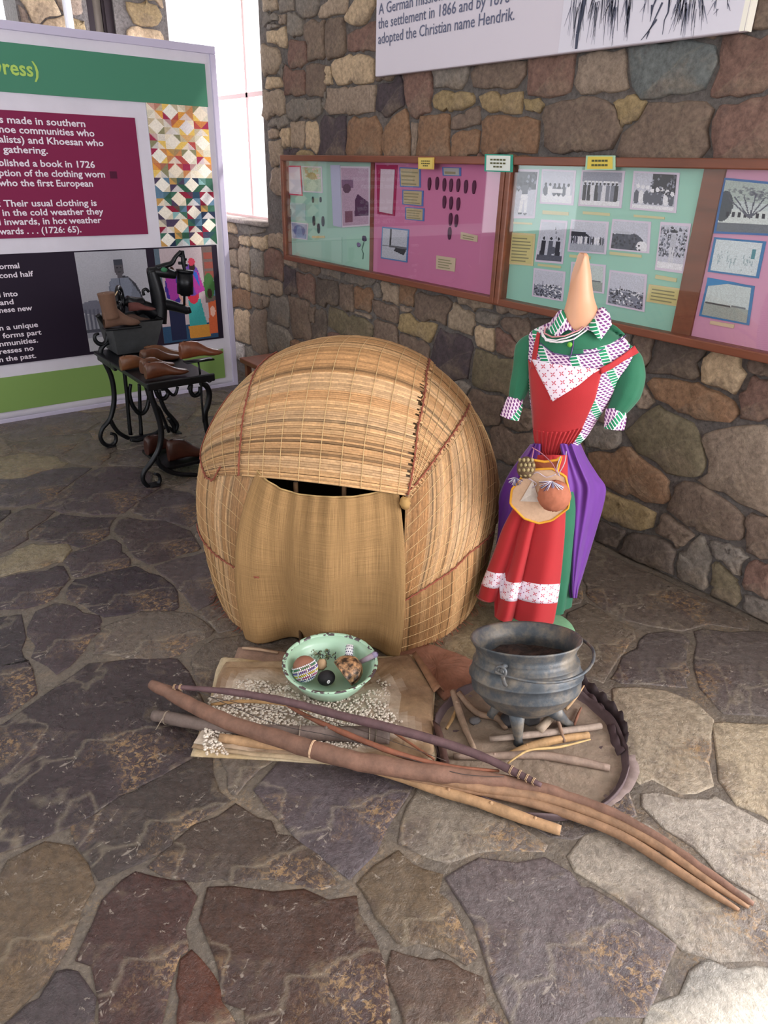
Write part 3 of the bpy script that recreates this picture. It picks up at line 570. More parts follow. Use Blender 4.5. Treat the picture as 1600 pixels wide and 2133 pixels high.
# ---------------------------------------------------------------- white wall panel with lettering and a palm drawing
PX=WX-.045
pn=empty('wall_panel',(WX-.02,2.52,2.03),'white panel high on the stone wall with grey lettering and ink drawing','panel')
yl=oX(781,165,PX)[1]; yr=oX(1552,62,PX)[1]; zb=2.03; zt=2.95
mb=MB(); mb.box((PX,yr,zb),(WX-.012,yl,zt),0,lin('#d6cfdb')); bevel(mb.build('board',MT['vc'],pn,smooth=False),.006)
mb=MB(); mb.box((PX-.001,yr+.003,zb),(PX,yr+.02,zt),0,lin('#f3efe4')); mb.box((PX,yr-.004,zb),(WX-.01,yr+.001,zt),0,lin('#f3efe4')); mb.build('edge_strip',MT['vc'],pn,smooth=False,label='cream edge strip')
ys=oX(1165,90,PX)[1]
mb=MB(); mb.box((PX-.0012,yr+.02,zb+.004),(PX,ys,zt),0,lin('#dcd9e6')); mb.build('drawing_sheet',MT['vc'],pn,smooth=False)
def ptext(s_,x0,y0,x1,y1,h):
    a=oX(x0,y0,PX-.001);b=oX(x1,y1,PX-.001); z=(a[2]+b[2])/2; a[2]=b[2]=z; text(s_,a,b,h,(-1,0,0),MT['txtd'],pn,bold=.004)
ptext('A German mission',789,31,922,0,.047); ptext('the settlement in 1866 and by 1876',788,62,1062,3,.047); ptext('adopted the Christian name Hendrik.',788,94,1072,39,.047)
mb=MB()
def stroke(pts,w0,w1,c='#4b4f62'):
    P=np.array([oX(x,y,PX-.003) for x,y in pts]); n=len(P)
    for i in range(n-1):
        a,b=P[i],P[i+1]; d=(b-a)/np.linalg.norm(b-a); s_=np.array([0,-d[2],d[1]]); wa=w0+(w1-w0)*i/(n-1); wb=w0+(w1-w0)*(i+1)/(n-1)
        mb.add([a-s_*wa,a+s_*wa,b+s_*wb,b-s_*wb],[(0,1,2,3)],0,lin(c))
stroke([(1224,-30),(1213,20),(1203,70),(1200,102)],.012,.006); stroke([(1196,-10),(1195,60)],.002,.001)
for x0,n_,sp,ln in [(1205,16,26,95),(1255,34,34,85),(1275,20,14,60),(1285,10,8,95),(1311,18,14,70),(1345,6,10,45),(1440,46,46,70),(1420,16,20,62),(1500,10,30,30),(1400,5,20,28)]:
    for k in range(n_):
        a=x0+random.uniform(-sp,sp)*.6; l=ln*random.uniform(.35,1); dx=(a-x0)*random.uniform(0,.5)-random.uniform(0,12); y0=random.uniform(-20,20)
        stroke([(a,y0),(a+dx*.5,y0+l*.5),(a+dx,y0+l)],random.uniform(.0008,.002),.0004,random.choice(['#50546a','#6a6e84','#7f8296','#484a58']))
for P_ in [[(1368,-5),(1360,15),(1354,45)],[(1358,10),(1356,30)],[(1380,5),(1366,35),(1352,65)],[(1352,65),(1346,82)],[(1395,-5),(1392,25),(1384,42),(1380,72)],[(1368,40),(1350,66),(1335,84)],[(1305,-5),(1307,50),(1304,78)]]: stroke(P_,.004,.001)
mb.build('ink_drawing',MT['vc'],pn,smooth=False)
# ---------------------------------------------------------------- long glazed display case
CX=WX-.075; BX=WX-.022
zc0,zc1=1.03,1.635; yL=oX(583,338,CX)[1]; yR=.72
cs=empty('display_case',(WX-.03,2.6,1.0),'long brown wooden glazed notice case mounted across the stone wall','display case')
mb=MB(); mb.box((BX+.004,yR,zc0),(WX-.01,yL,zc1),0); mb.build('back_board',MT['wood'],cs,smooth=False)
ry=lambda px,py:oX(px,py,CX)[1]
for n_,a,b in [('rail',(CX,yR,zc1-.012),(WX-.012,yL,zc1+.022)),('rail',(CX,yR,zc0-.02),(WX-.012,yL,zc0+.012)),('stile',(CX,yL-.028,zc0),(WX-.012,yL,zc1)),('stile',(CX,yR,zc0),(WX-.012,yR+.03,zc1))]:
    mb=MB(); mb.box(a,b); bevel(mb.build(n_,MT['wood'],cs,smooth=False),.004)
ym=ry(1045,450)
for dy in (-.03,.002):
    mb=MB(); mb.box((CX-.004,ym+dy,zc0-.015),(WX-.014,ym+dy+.028,zc1+.01)); bevel(mb.build('stile',MT['wood'],cs,smooth=False),.005)
ym3=ry(1470,500)
mb=MB(); mb.box((BX-.01,oX(1445,600,BX)[1]-.03,zc0),(WX-.012,oX(1445,600,BX)[1]+.05,zc1)); mb.build('stile',MT['wood'],cs,smooth=False)
ym1=oX(775,450,BX)[1]
mb=MB(); mb.box((BX-.006,ym1-.02,zc0),(WX-.012,ym1+.012,zc1)); mb.build('stile',MT['wood'],cs,smooth=False)
for a,b in [(ym+.03,yL-.03),(yR+.03,ym-.032)]:
    mb=MB(); mb.box((CX+.014,a,zc0+.012),(CX+.018,b,zc1-.012)); mb.build('glass_pane',MT['glass'],cs,smooth=False)
# coloured backing sheets
def sheet(name,ya,yb,za,zbb,col,x=BX,parent=cs):
    mb=MB(); mb.box((x,min(ya,yb),za),(x+.003,max(ya,yb),zbb),0,lin(col)); return mb.build(name,MT['vc'],parent,smooth=False)
bx=lambda px,py:oX(px,py,BX)
ya=yL-.03
sheet('green_backing',ya,ym1+.012,zc0+.012,zc1-.012,'#9dc7b8'); sheet('pink_backing',ym1-.02,ym+.03,zc0+.012,zc1-.012,'#c4789f')
yg2=bx(1450,600)[1]+.02
sheet('green_backing',ym-.03,yg2,zc0+.012,zc1-.012,'#98cbbb'); sheet('pink_backing',bx(1470,560)[1],yR+.03,zc0+.012,zc1-.012,'#d199b8')
# prints pinned in the case: (kind, corner pixels TL,TR,BR,BL)
def photo(kind,w=44,h=34):
    g=Img(w,h,'#c4c6d6'); K='#2b2e3c'; D='#565a6a'; Lt='#e4e4ec'
    if kind=='group':
        g.rect(0,0,1,.3,'#8d90a4').rect(0,.85,1,1,Lt)
        for k in range(9):
            x=.08+k*.1+random.uniform(-.02,.02); c=random.choice([K,D,'#777b8c','#d8d8e2']); g.poly([(x-.05,.4),(x+.05,.4),(x+.045,.88),(x-.045,.88)],c); g.ell(x,.34,.028,.05,K); g.ell(x,.29,.045,.03,Lt)
    if kind=='seated':
        g.rect(0,.75,1,1,Lt)
        for k in range(6):
            x=.12+k*.15; g.ell(x,.62,.08,.17,random.choice([K,D,Lt])); g.ell(x,.42,.035,.055,K)
        g.rect(.25,.55,.7,.68,Lt)
    if kind=='tree':
        g.rect(.45,0,1,.55,K)
        for k in range(8): x=.08+k*.12; g.ell(x,.68,.07,.2,random.choice([K,Lt,D])); g.ell(x+.02,.45+random.uniform(-.1,.1),.05,.06,Lt)
        g.rect(0,.9,1,1,Lt)
        for k in range(60): g.ell(random.uniform(.4,1),random.uniform(0,.7),.025,.03,random.choice([K,D,'#8a8ea0']))
    if kind=='man':
        g.rect(0,0,1,.4,'#4a4e5c')
        for k in range(40): g.ell(random.uniform(0,1),random.uniform(0,.4),.06,.04,random.choice([K,D,'#8a8ea0']))
        g.ell(.5,.27,.1,.05,K).rect(.38,.3,.66,.55,D).poly([(.36,.5),(.66,.5),(.68,.92),(.56,.92),(.52,.6),(.44,.92),(.3,.92)],Lt).ell(.38,.94,.1,.02,K).ell(.62,.95,.1,.02,K)
    if kind=='bush':
        for k in range(220): g.ell(random.uniform(0,1),random.uniform(0.05,.72),.035,.025,random.choice([K,D,'#8a8ea0','#b0b2c2']))
        g.ell(.5,.14,.14,.03,K).rect(.4,.2,.62,.5,'#b8bac8').rect(.42,.5,.49,.86,'#cfd0da').rect(.53,.5,.6,.86,'#cfd0da').rect(0,.86,1,1,Lt)
    if kind=='hut':
        g.ell(.42,.78,.5,.42,'#43495a').ell(.3,.4,.3,.06,'#b9bccb').ell(.86,.85,.16,.2,Lt)
        for k in range(50): g.ell(random.uniform(0,.8),random.uniform(.45,1),.03,.04,random.choice([K,D]))
    if kind=='building':
        g.rect(0,.75,1,1,'#a5a9b8').rect(0,.35,.45,.5,K).poly([(.4,.35),(.6,.5),(.4,.5)],K)
        for k in range(14): x=.04+k*.07; g.ell(x,.62,.028,.14,random.choice([K,D,Lt]))
    if kind=='camp':
        g.rect(0,.55,1,1,'#7e8294')
        for k in range(160): g.ell(random.uniform(0,1),random.uniform(.5,1),.03,.025,random.choice([K,D,Lt,'#9b9eb0']))
        g.rect(.3,.4,.33,.65,K)
    if kind=='trio':
        g.rect(0,.85,1,1,D)
        for x in (.2,.5,.8): g.ell(x,.42,.05,.04,K); g.poly([(x-.09,.48),(x+.09,.48),(x+.1,.85),(x-.1,.85)],random.choice([K,D])); 
        g.line(.62,.1,.72,.5,.008,K).ell(.6,.72,.12,.1,D)
    if kind=='house':
        g=Img(w,h,'#a9b7b4'); g.rect(0,.55,1,.82,'#cdd6d6').poly([(.1,.55),(.3,.38),(1,.42),(1,.55)],'#bcc8ca').rect(0,.82,1,1,'#68707a').ell(.05,.5,.16,.3,'#46505a')
        for k in range(9): g.rect(.12+k*.1,.6,.16+k*.1,.7,K)
        for a in (-.3,-.15,.05,.2,.35,-.4): g.line(.52,.7,.52+a,.22+abs(a)*.3,.012,D)
        for k in range(60): g.ell(random.gauss(.55,.2),random.gauss(.22,.06),.03,.02,D,.6)
    if kind=='sketch':
        g=Img(w,h,'#cdd9de'); 
        for k in range(26): x=random.uniform(.05,.95); y=random.uniform(.35,.6); g.line(x,y,x+random.uniform(-.05,.05),y+random.uniform(.1,.35),.006,'#9ab0b8')
        g.rect(.82,.2,.9,.5,'#4a8a98')
    if kind=='plain':
        g=Img(w,h,'#c3cfd0'); g.rect(0,.62,1,1,'#9aa4a0').rect(.02,.6,.6,.65,'#4a5258').rect(.62,.58,.95,.62,'#6a7278')
    if kind=='tower':
        g=Img(w,h,'#b6bac6'); g.rect(.3,0,.38,.6,'#4a4c50').rect(.3,.55,1,.62,'#6a6c72').poly([(.55,.6),(1,.62),(.9,.82),(.5,.72)],'#3b3b40').rect(0,.56,.5,.6,'#5a5c62')
    if kind=='shed':
        g=Img(w,h,'#b49eb4'); g.rect(0,.2,.45,.35,'#7a6480').rect(.1,.75,.4,.95,'#7a5a6c').poly([(.5,.55),(.6,.45),(1,.6),(1,.85),(.48,.85)],'#4b3654').ell(.2,.35,.15,.08,'#5a4a5c')
    if kind=='flowers':
        g=Img(w,h,'#b4c8b0'); 
        for k in range(30): g.ell(random.uniform(.1,.9),random.uniform(0,.5),.1,.05,random.choice(['#d8c4c4','#b8a884','#a8c0a0','#c8cdb8']))
        g.ell(.5,.35,.25,.14,'#a89a6a')
    if kind=='blue': g=Img(w,h,'#9aa4c4'); g.ell(.5,.5,.4,.4,'#6a74a4').poly([(.4,.2),(.6,.2),(.8,.9),(.2,.9)],'#8a94bc')
    return g.noise(.12)
def mount(name,kind,TL,TR,BR,BL,border=None,col=None,lines=0,lab=None,x=None,res=(44,34)):
    x=BX-.004 if x is None else x
    P=[oX(*q_,x) for q_ in (TL,TR,BR,BL)]; mb=MB()
    def inner(k): 
        c=sum(P)/4; return [p_+(c-p_)/np.linalg.norm(c-p_)*k for p_ in P]
    bcol=lin(border or col or '#d6cfdd'); back=[p_+np.array([.003,0,0]) for p_ in P]
    mb.add(P+back,[(0,1,2,3),(7,6,5,4),(0,4,5,1),(1,5,6,2),(2,6,7,3),(3,7,4,0)],0,bcol)
    I=[p_-np.array([.0012,0,0]) for p_ in inner(.012 if border or kind else .0)]
    if kind: imgmesh(mb,photo(kind,*res),I[0],I[1],I[3],I[2])
    elif border and col: mb.add(I,[(0,1,2,3)],0,lin(col))
    J=[p_-np.array([.002,0,0]) for p_ in inner(.02)]
    for k in range(lines):
        a=(k+.5)/lines; b=a+.38/lines; l_=J[0]*(1-a)+J[3]*a; r_=J[1]*(1-a)+J[2]*a; l2=J[0]*(1-b)+J[3]*b; r2=J[1]*(1-b)+J[2]*b; e=random.uniform(.75,1)
        mb.add([l_,l_+(r_-l_)*e,l2+(r2-l2)*e,l2],[(0,1,2,3)],0,lin('#8d8a6a' if col!='#d9c35a' else '#7a6a3a'))
    return mb.build(name,MT['vc'],cs,smooth=False,label=lab)
R_=lambda x0,y0,x1,y1,s=0.0,t=0.0:((x0,y0),(x1,y0+s),(x1+t,y1+s),(x0+t,y1))
for k_,q_ in [('man',((1074,352),(1123,353),(1113,455),(1063,455))),('seated',((1129,352),(1200,355),(1194,428),(1124,424))),('group',((1212,354),(1302,356),(1294,434),(1204,429))),
    ('tree',((1320,356),(1416,360),(1408,444),(1312,436))),('trio',((1127,457),(1182,460),(1172,550),(1114,545))),('building',((1190,457),(1268,462),(1262,530),(1182,524))),('hut',((1276,456),(1356,462),(1352,528),(1268,520))),
    ('bush',((1376,462),(1440,466),(1424,570),(1364,562))),('camp',((1112,558),(1178,566),(1172,628),(1108,617))),('plain',((1190,545),(1262,552),(1258,612),(1186,603))),('camp',((1270,562),(1348,572),(1342,650),(1262,634)))]:
    vert=k_ in('man','trio','bush'); mount('photograph',k_,*q_,border='#d8cce0',res=(34,48) if vert else (52,38))
for q_,n_ in [(((1064,484),(1115,487),(1110,554),(1060,550)),8),(((1352,592),(1424,602),(1420,640),(1346,628)),4)]: mount('caption_sheet',None,*q_,border='#d8c79a',col='#cfc58a',lines=n_)
for q_ in [((1064,462),(1108,464),(1108,468),(1064,466)),((1130,438),(1184,442),(1184,449),(1130,446)),((1214,440),(1270,444),(1270,450),(1214,446)),((1320,447),(1384,452),(1384,457),(1320,452)),((1120,549),(1168,554),(1168,559),(1120,554)),((1270,524),(1336,531),(1336,537),(1270,530)),((1186,530),(1230,534),(1230,540),(1186,536)),((1366,572),(1410,580),(1408,588),(1364,580))]: mount('caption_strip',None,*q_,col='#cdc79a')
mount('photograph','house',(1508,370),(1640,382),(1626,492),(1486,486),border='#3f6fae',res=(60,50)); mount('photograph','sketch',(1488,494),(1596,503),(1580,580),(1474,566),border='#3a7ab0',res=(50,40)); mount('photograph','plain',(1474,580),(1572,596),(1560,678),(1456,658),border='#3a7ab0',res=(50,40))
mount('blue_heading',None,(1474,578),(1540,590),(1508,592),(1471,596),col='#2f84c0',x=BX-.007)
mount('caption_strip',None,(1480,668),(1530,676),(1528,684),(1478,675),col='#d3bca0')
# the pink sheet: burgundy scroll, three framed notes, a photograph, shoe-sole shapes
mount('burgundy_mount',None,(784,343),(828,344),(822,450),(786,446),col='#9a2452'); mount('scroll',None,(793,352),(822,353),(817,446),(790,441),col='#c7b8c6',lines=0,x=BX-.008)
for q_ in [((832,348),(876,350),(876,391),(833,389)),((838,395),(882,397),(881,430),(838,426)),((844,431),(884,434),(883,461),(844,457))]: mount('framed_note',None,*q_,border='#4f78b8',col='#b7ab86',lines=4)
mount('heading_note',None,(921,348),(960,349),(960,367),(922,366),border='#4f78b8',col='#a9ada8',lines=1)
mount('photograph','tower',(796,472),(852,478),(848,547),(793,538),border='#5a80b4',res=(40,44))
for q_,n_ in [(((960,483),(995,491),(994,504),(959,498)),2),(((909,532),(949,538),(947,566),(908,560)),4)]: mount('caption_note',None,*q_,col='#c9b8a0',lines=n_)
for cx,cy in [(895,383),(911,382),(926,385),(940,386),(955,386),(971,389),(988,390),(926,421),(940,423),(955,425),(939,457),(951,460),(937,486)]:
    c=oX(cx,cy,BX-.003); mb=MB(); s_=c[1]; hw=.0125; hh=.031
    n_=14; top=[(c[0]-.005,c[1]+hw*math.cos(t)*(1.0 if math.sin(t)>0 else .85),c[2]+hh*math.sin(t)) for t in np.linspace(0,2*math.pi,n_,endpoint=False)]
    bot=[(c[0]+.002,a[1],a[2]) for a in top]; mb.add(top+bot,[tuple(range(n_))]+[(i,i+n_,(i+1)%n_+n_,(i+1)%n_) for i in range(n_)],0,lin('#4b2a42')); mb.build('sole_shape',MT['vc'],cs,smooth=False)
# the left green sheet
mount('picture_card','flowers',(628,346),(670,347),(672,402),(632,400)); mount('white_card',None,(598,345),(626,345),(630,408),(602,406),border='#d6607a',col='#dcd6e2')
mount('pale_sheet',None,(688,344),(708,344),(712,474),(694,470),col='#b9c0dc'); mount('photo_sheet','shed',(709,346),(770,347),(770,470),(713,474),res=(40,70))
mount('picture_card','blue',(606,462),(642,466),(640,500),(608,496)); mount('note_card',None,(604,422),(636,424),(636,460),(606,458),col='#a9c4c4')
mount('pale_sheet',None,(616,504),(712,494),(712,548),(620,528),col='#a5cbbd'); mount('pale_sheet',None,(722,492),(770,486),(770,562),(724,552),col='#9ecab8')
mount('caption_strip',None,(650,491),(676,491),(676,496),(650,496),col='#c9b98a')
for cx,cy,k_ in [(652,416,.6),(668,416,.5),(654,460,1),(673,461,1),(664,476,1),(606,442,.7)]:
    c=oX(cx,cy,BX-.004); mb=MB(); n_=12; top=[(c[0]-.005,c[1]+.012*k_*math.cos(t),c[2]+.03*k_*math.sin(t)) for t in np.linspace(0,2*math.pi,n_,endpoint=False)]
    bot=[(c[0]+.004,a[1],a[2]) for a in top]; mb.add(top+bot,[tuple(range(n_))]+[(i,i+n_,(i+1)%n_+n_,(i+1)%n_) for i in range(n_)],0,lin('#2f3a44')); mb.build('sole_shape',MT['vc'],cs,smooth=False)
mb=MB()
P0=[oX(756,540,BX-.006),oX(757,528,BX-.006),oX(754,520,BX-.006),oX(758,505,BX-.006)]
mb.tube(P0,[.003,.003,.003,.004],6,0,lin('#3f6a5a')); mb.blob(oX(759,497,BX-.008),(.006,.022,.016),10,6,0,lin('#3f3450'),.2); mb.blob(oX(747,510,BX-.008),(.005,.02,.013),10,6,0,lin('#7a6a94'),.2); mb.build('flower_cutout',MT['vc'],cs)
# three small signs on the top rail
for k,(q_,b_,c_,ls,lb) in enumerate([(((871,328),(904,328),(903,353),(871,352)),'#cfae5a','#d9c06a',[1,1,1],'small yellow sign over the pink notice sheet, left of the green-bordered sign'),(((1010,321),(1068,322),(1067,359),(1009,357)),'#3a9a86','#dfe4de',[1,1,1],'small white sign with a green border on the top rail of the case'),(((1221,324),(1281,324),(1281,354),(1219,354)),'#a9cdb0','#d9c35a',[1,1],'small yellow sign with a pale green border, right on the top rail')]):
    X_=CX-.006; P=[oX(*a,X_) for a in q_]; mb=MB(); back=[p_+np.array([.004,0,0]) for p_ in P]
    mb.add(P+back,[(0,1,2,3),(7,6,5,4),(0,4,5,1),(1,5,6,2),(2,6,7,3),(3,7,4,0)],0,lin(b_)); c=sum(P)/4; I=[p_+(c-p_)*.14-np.array([.001,0,0]) for p_ in P]; mb.add(I,[(0,1,2,3)],0,lin(c_))
    # the lines of print are too small to read in the photograph: dark dashes of the right length
    for j in range(len(ls)):
        a=.2+.6*(j+.3)/len(ls); b=a+.22/len(ls)*1.3; lf=.22; 
        for w_ in range(5):
            u0=lf+w_*.115; u1=u0+.09
            if j==2 and (w_<1 or w_>3): continue
            pt=lambda u,v:(P[0]*(1-u)+P[1]*u)*(1-v)+(P[3]*(1-u)+P[2]*u)*v-np.array([.0025,0,0])
            mb.add([pt(u0,a),pt(u1,a),pt(u1,b),pt(u0,b)],[(0,1,2,3)],0,lin('#5a5a3a'))
    o=mb.build('case_sign',MT['vc'],None,smooth=False,origin=c); tag(o,lb,'sign',None)
# ================================================================= REED MAT HUT
HC=np.array([1.48,2.11]); RB,RM,ZM,HT=.545,.592,.38,.625
def hR(z): z=max(0,min(ZM,z)); return RB+(RM-RB)*(1-(1-z/ZM)**2)
def himp(p):
    r=math.hypot(p[0]-HC[0],p[1]-HC[1]); z=p[2]
    if z<ZM: return r-hR(z)
    return (math.sqrt((r/RM)**2+((z-ZM)/HT)**2)-1)*RM
def hhit(px,py):
    d=ray(px,py); d=d/np.linalg.norm(d); best=None;bf=9;prev=None
    for t in np.arange(1.2,4.2,.01):
        p=CAM+d*t; f=himp(p)
        if f<bf: bf=f;best=p
        if f<0:
            lo,hi=t-.01,t
            for _ in range(12):
                m=(lo+hi)/2
                if himp(CAM+d*m)<0: hi=m
                else: lo=m
            return CAM+d*hi
    return best
def hproj(P,off=0):
    P=np.asarray(P,float); q=P.copy(); x=P[...,0]-HC[0]; y=P[...,1]-HC[1]; z=np.maximum(P[...,2],.0); r=np.hypot(x,y)+1e-9
    dz=z-ZM; k=1/np.sqrt((r/RM)**2+(dz/HT)**2+1e-12)
    RR=RB+(RM-RB)*(1-(1-np.clip(z/ZM,0,1))**2)
    up=dz>=0
    s=np.where(up,k,RR/r); L=np.sqrt(r*r+dz*dz)
    so=np.where(up,s+off/L,s+off/r)
    q[...,0]=HC[0]+x*so; q[...,1]=HC[1]+y*so; q[...,2]=np.where(up,ZM+dz*so,z)
    return q
def pol(deg,z): # point on the hut by compass angle and height
    a=R(deg)
    r=hR(z) if z<ZM else RM*math.sqrt(max(0,1-((z-ZM)/HT)**2))
    return np.array([HC[0]+r*math.cos(a),HC[1]+r*math.sin(a),z])
hut=empty('reed_hut',(HC[0],HC[1],0),'round dome hut of sewn yellow reed mats with a hessian cloth over its doorway','hut')
RC=['#c0966a','#b5885b','#c9a478','#a67c50','#d2b088','#977048','#c39d70','#b0895f']
def mixr(a,b,t): return tuple(x*(1-t)+y*t for x,y in zip(a,b))
def reedmat(name,A,B,n,seg=16,off=.0,tone=1.0,cords=8,hgt=.0042,rag=.012,back=True,bow=0):
    """reeds lie from edge A to edge B; pts are on the hut; n reeds side by side"""
    A=resample(A,n+1); B=resample(B,n+1); mb=MB(); u=np.linspace(0,1,seg+1); V=[];Fc=[];Cc=[]
    bcol=None; base=0
    for i in range(n):
        if i%5==0 or bcol is None: bcol=lin(random.choice(RC)); bcol=mixr(bcol,lin('#b98f64'),.5)
        kk=tone*random.uniform(.72,1.18); c=tuple(min(1,x*kk) for x in bcol)
        if random.random()<.07: c=tuple(x*.45 for x in c)
        e0=random.uniform(-rag,rag)*.5; e1=random.uniform(-rag,rag); uu=u.copy(); ln=np.linalg.norm(B[i]-A[i])+1e-6; uu[0]=e0/ln; uu[-1]=1+e1/ln
        bow=random.uniform(-.0015,.0015)
        rows=[]
        for k,(w,hh) in enumerate([(0.02,0),(.5,hgt),(.98,0)]):
            a=A[i]*(1-w)+A[i+1]*w; b=B[i]*(1-w)+B[i+1]*w; P=a[None,:]*(1-uu[:,None])+b[None,:]*uu[:,None]; P[:,2]+=bow*max(0,1-i/(n*.5))**2*4*np.clip(uu*(1-uu),0,1); rows.append(hproj(P,off+hh+random.uniform(0,.0012)))
        P=np.stack(rows,1) # seg+1,3,3
        mb.v+= [tuple(x) for x in P.reshape(-1,3).tolist()]
        for s_ in range(seg):
            kk=random.uniform(.86,1.1); cc=tuple(x*kk for x in c)
            for k in range(2):
                q=base+s_*3+k; mb.f.append((q,q+3,q+4,q+1)); mb.m.append(0); mb.c.append(cc)
        base+=(seg+1)*3
    if back: # woven under-layer closing the mat
        m_=max(4,n//6); A2=A[np.linspace(0,n,m_).astype(int)]; B2=B[np.linspace(0,n,m_).astype(int)]
        Q_=A2[:,None,:]*(1-u[None,:,None])+B2[:,None,:]*u[None,:,None]; Q_[...,2]+=bow*(np.clip(1-np.linspace(0,1,m_)*2,0,1)**2)[:,None]*4*(u*(1-u))[None,:]; P=hproj(Q_,off-.003); mb.grid(P,0,lin('#4d3a24'))
    for k in range(cords):
        t=(k+.7)/(cords+.4); Q_=A*(1-t)+B*t; Q_[:,2]+=bow*np.clip(1-np.linspace(0,1,n+1)*2,0,1)**2*4*t*(1-t); P=hproj(Q_,off+hgt+.0006); m_=max(6,n//3)
        P=P[np.linspace(0,n,m_).astype(int)]
        mb.tube(P,.0011,4,1,lin('#d9bd88'))
    return mb.build(name,[MT['reed'],MT['cord']],hut,kind='stuff')
def seam(pts,off=.02,step=.016,n=None,jag=.007,name='stitching'):
    P=resample(pts,200); L=np.linalg.norm(np.diff(P,axis=0),axis=1).sum(); k=max(8,int(L/step)); P=resample(pts,k); P=hproj(P,off); mb=MB()
    t=np.gradient(P,axis=0); c=np.array([HC[0],HC[1],.3]); Z=[]
    for i in range(k):
        nn=P[i]-c; s_=np.cross(t[i],nn); s_/=np.linalg.norm(s_)+1e-9; Z.append(P[i]+s_*jag*(1 if i%2 else -1)*random.uniform(.5,1.2))
    mb.tube(P,.0026,5,0); mb.tube(Z,.0016,4,0); return mb.build(name,MT['twine'],hut,kind='stuff')
hh=lambda L_:[hhit(*q) for q in L_]
door=math.degrees(math.atan2(*(hhit(690,1170)[:2]-HC)[::-1]))
# angles grow anticlockwise seen from above: right of the door is +, left is -
aR=math.degrees(math.atan2(*(hhit(812,1200)[:2]-HC)[::-1])); aL=math.degrees(math.atan2(*(hhit(545,1150)[:2]-HC)[::-1]))
aRt=math.degrees(math.atan2(*(hhit(1038,1010)[:2]-HC)[::-1])); aLt=math.degrees(math.atan2(*(hhit(414,1000)[:2]-HC)[::-1]))
def arc(a0,a1,z0,z1,n=24): return [pol(a0+(a1-a0)*i/(n-1),z0+(z1-z0)*i/(n-1)) for i in range(n)]
if aR<aL: aR+=360
# lower skirt of upright reeds: right, back, left
sR=hh([(820,1257),(862,1232),(905,1204),(940,1180),(968,1150),(1000,1125),(1020,1105)]); zr=sR[-1][2]
gR=hh([(814,1366),(845,1368),(880,1362),(912,1348),(945,1322),(975,1288),(1000,1238)])
for g_ in gR: g_[2]=.004
sL=hh([(418,1092),(440,1135),(470,1162),(500,1180),(525,1192),(545,1199)]); gL=hh([(452,1265),(475,1296),(505,1320),(530,1334),(548,1340)])
for g_ in gL: g_[2]=.004
ang=lambda p:math.degrees(math.atan2(p[1]-HC[1],p[0]-HC[0]))
r1=ang(sR[-1]); l1=ang(sL[0]); r1=r1; 
if l1<r1: l1+=360
reedmat('reed_mat',gR,[p+np.array([0,0,.03]) for p in sR],120,14,0,1.0,6)
reedmat('reed_mat',arc(ang(gR[-1])-1,l1+1,.004,.004,40),arc(r1-1,l1+1,zr+.03,sL[0][2]+.03,40),230,8,0,.95,4)
reedmat('reed_mat',gL,[p+np.array([0,0,.03]) for p in sL],100,14,0,.98,5)
# upper upright reeds
tR=hh([(842,1030),(880,985),(915,935),(950,885),(968,850),(985,850),(1005,880)]); 
reedmat('reed_mat',sR,tR,120,20,.008,1.02,9)
reedmat('reed_mat',arc(ang(sR[-1])-1,l1+1,zr,sL[0][2],40),arc(ang(tR[-1])-2,l1+1,.80,.80,40),220,12,.008,.95,6)
tL=hh([(432,880),(455,860),(500,870),(530,920),(545,960),(562,985)])
reedmat('reed_mat',sL,tL,110,20,.008,1.0,8)
# shoulder mats
reedmat('reed_mat',hh([(440,995),(424,930),(440,850),(470,800),(520,765)])+[pol(l1-8,.88)],hh([(516,992),(520,920),(536,820),(560,770),(590,745)])+[pol(l1-40,.93)],120,12,.015,.95,4)
a_=hh([(843,1032),(862,900),(880,790),(886,762)])+[pol(ang(sR[-1])+60,.9)]; b_=hh([(848,1034),(905,960),(957,885),(972,832)])+[pol(ang(sR[-1])+25,.80)]
reedmat('reed_mat',a_,b_,120,14,.015,1.0,5)
# the great mat over the crown, from the top of the doorway to the back
e1=hh([(512,994),(516,920),(528,840),(548,780),(582,742)]); e2=hh([(845,1034),(852,960),(866,870),(878,800),(888,760)])
bd=door+180
Lm=e1+[pol(bd+55,.93),pol(bd+38,.75),pol(bd+32,.5)]; Rm=e2+[pol(bd-75,.93),pol(bd-42,.75),pol(bd-34,.5)]
reedmat('reed_mat',Lm,Rm,190,26,.024,1.06,9,rag=.02,bow=.10)
for s_,o_ in [(sR,.017),(sL,.017),(tR[:5],.024),(a_[:4],.03),(e1,.033),(hh([(440,995),(424,930),(440,850),(470,800)]),.022),(hh([(440,995),(455,1004),(470,975)]),.022)]: seam(s_,o_)
# rim stitches along the ground, loose fibres
mb=MB()
for (pts,o_) in ((gL,.006),(gR,.006)):
    P=resample(pts,60)
    for p_ in P:
        if random.random()<.8:
            d=np.r_[(p_[:2]-HC),0]; d/=np.linalg.norm(d); q=p_+d*random.uniform(.004,.035)+np.array([random.uniform(-.02,.02),random.uniform(-.02,.02),0]); mb.tube([p_+np.array([0,0,.014]),(p_+q)/2+np.array([0,0,.006]),q+np.array([0,0,.0015-q[2]+.002])],.0011,3,0)
mb.build('loose_fibres',MT['twine'],hut,kind='stuff')
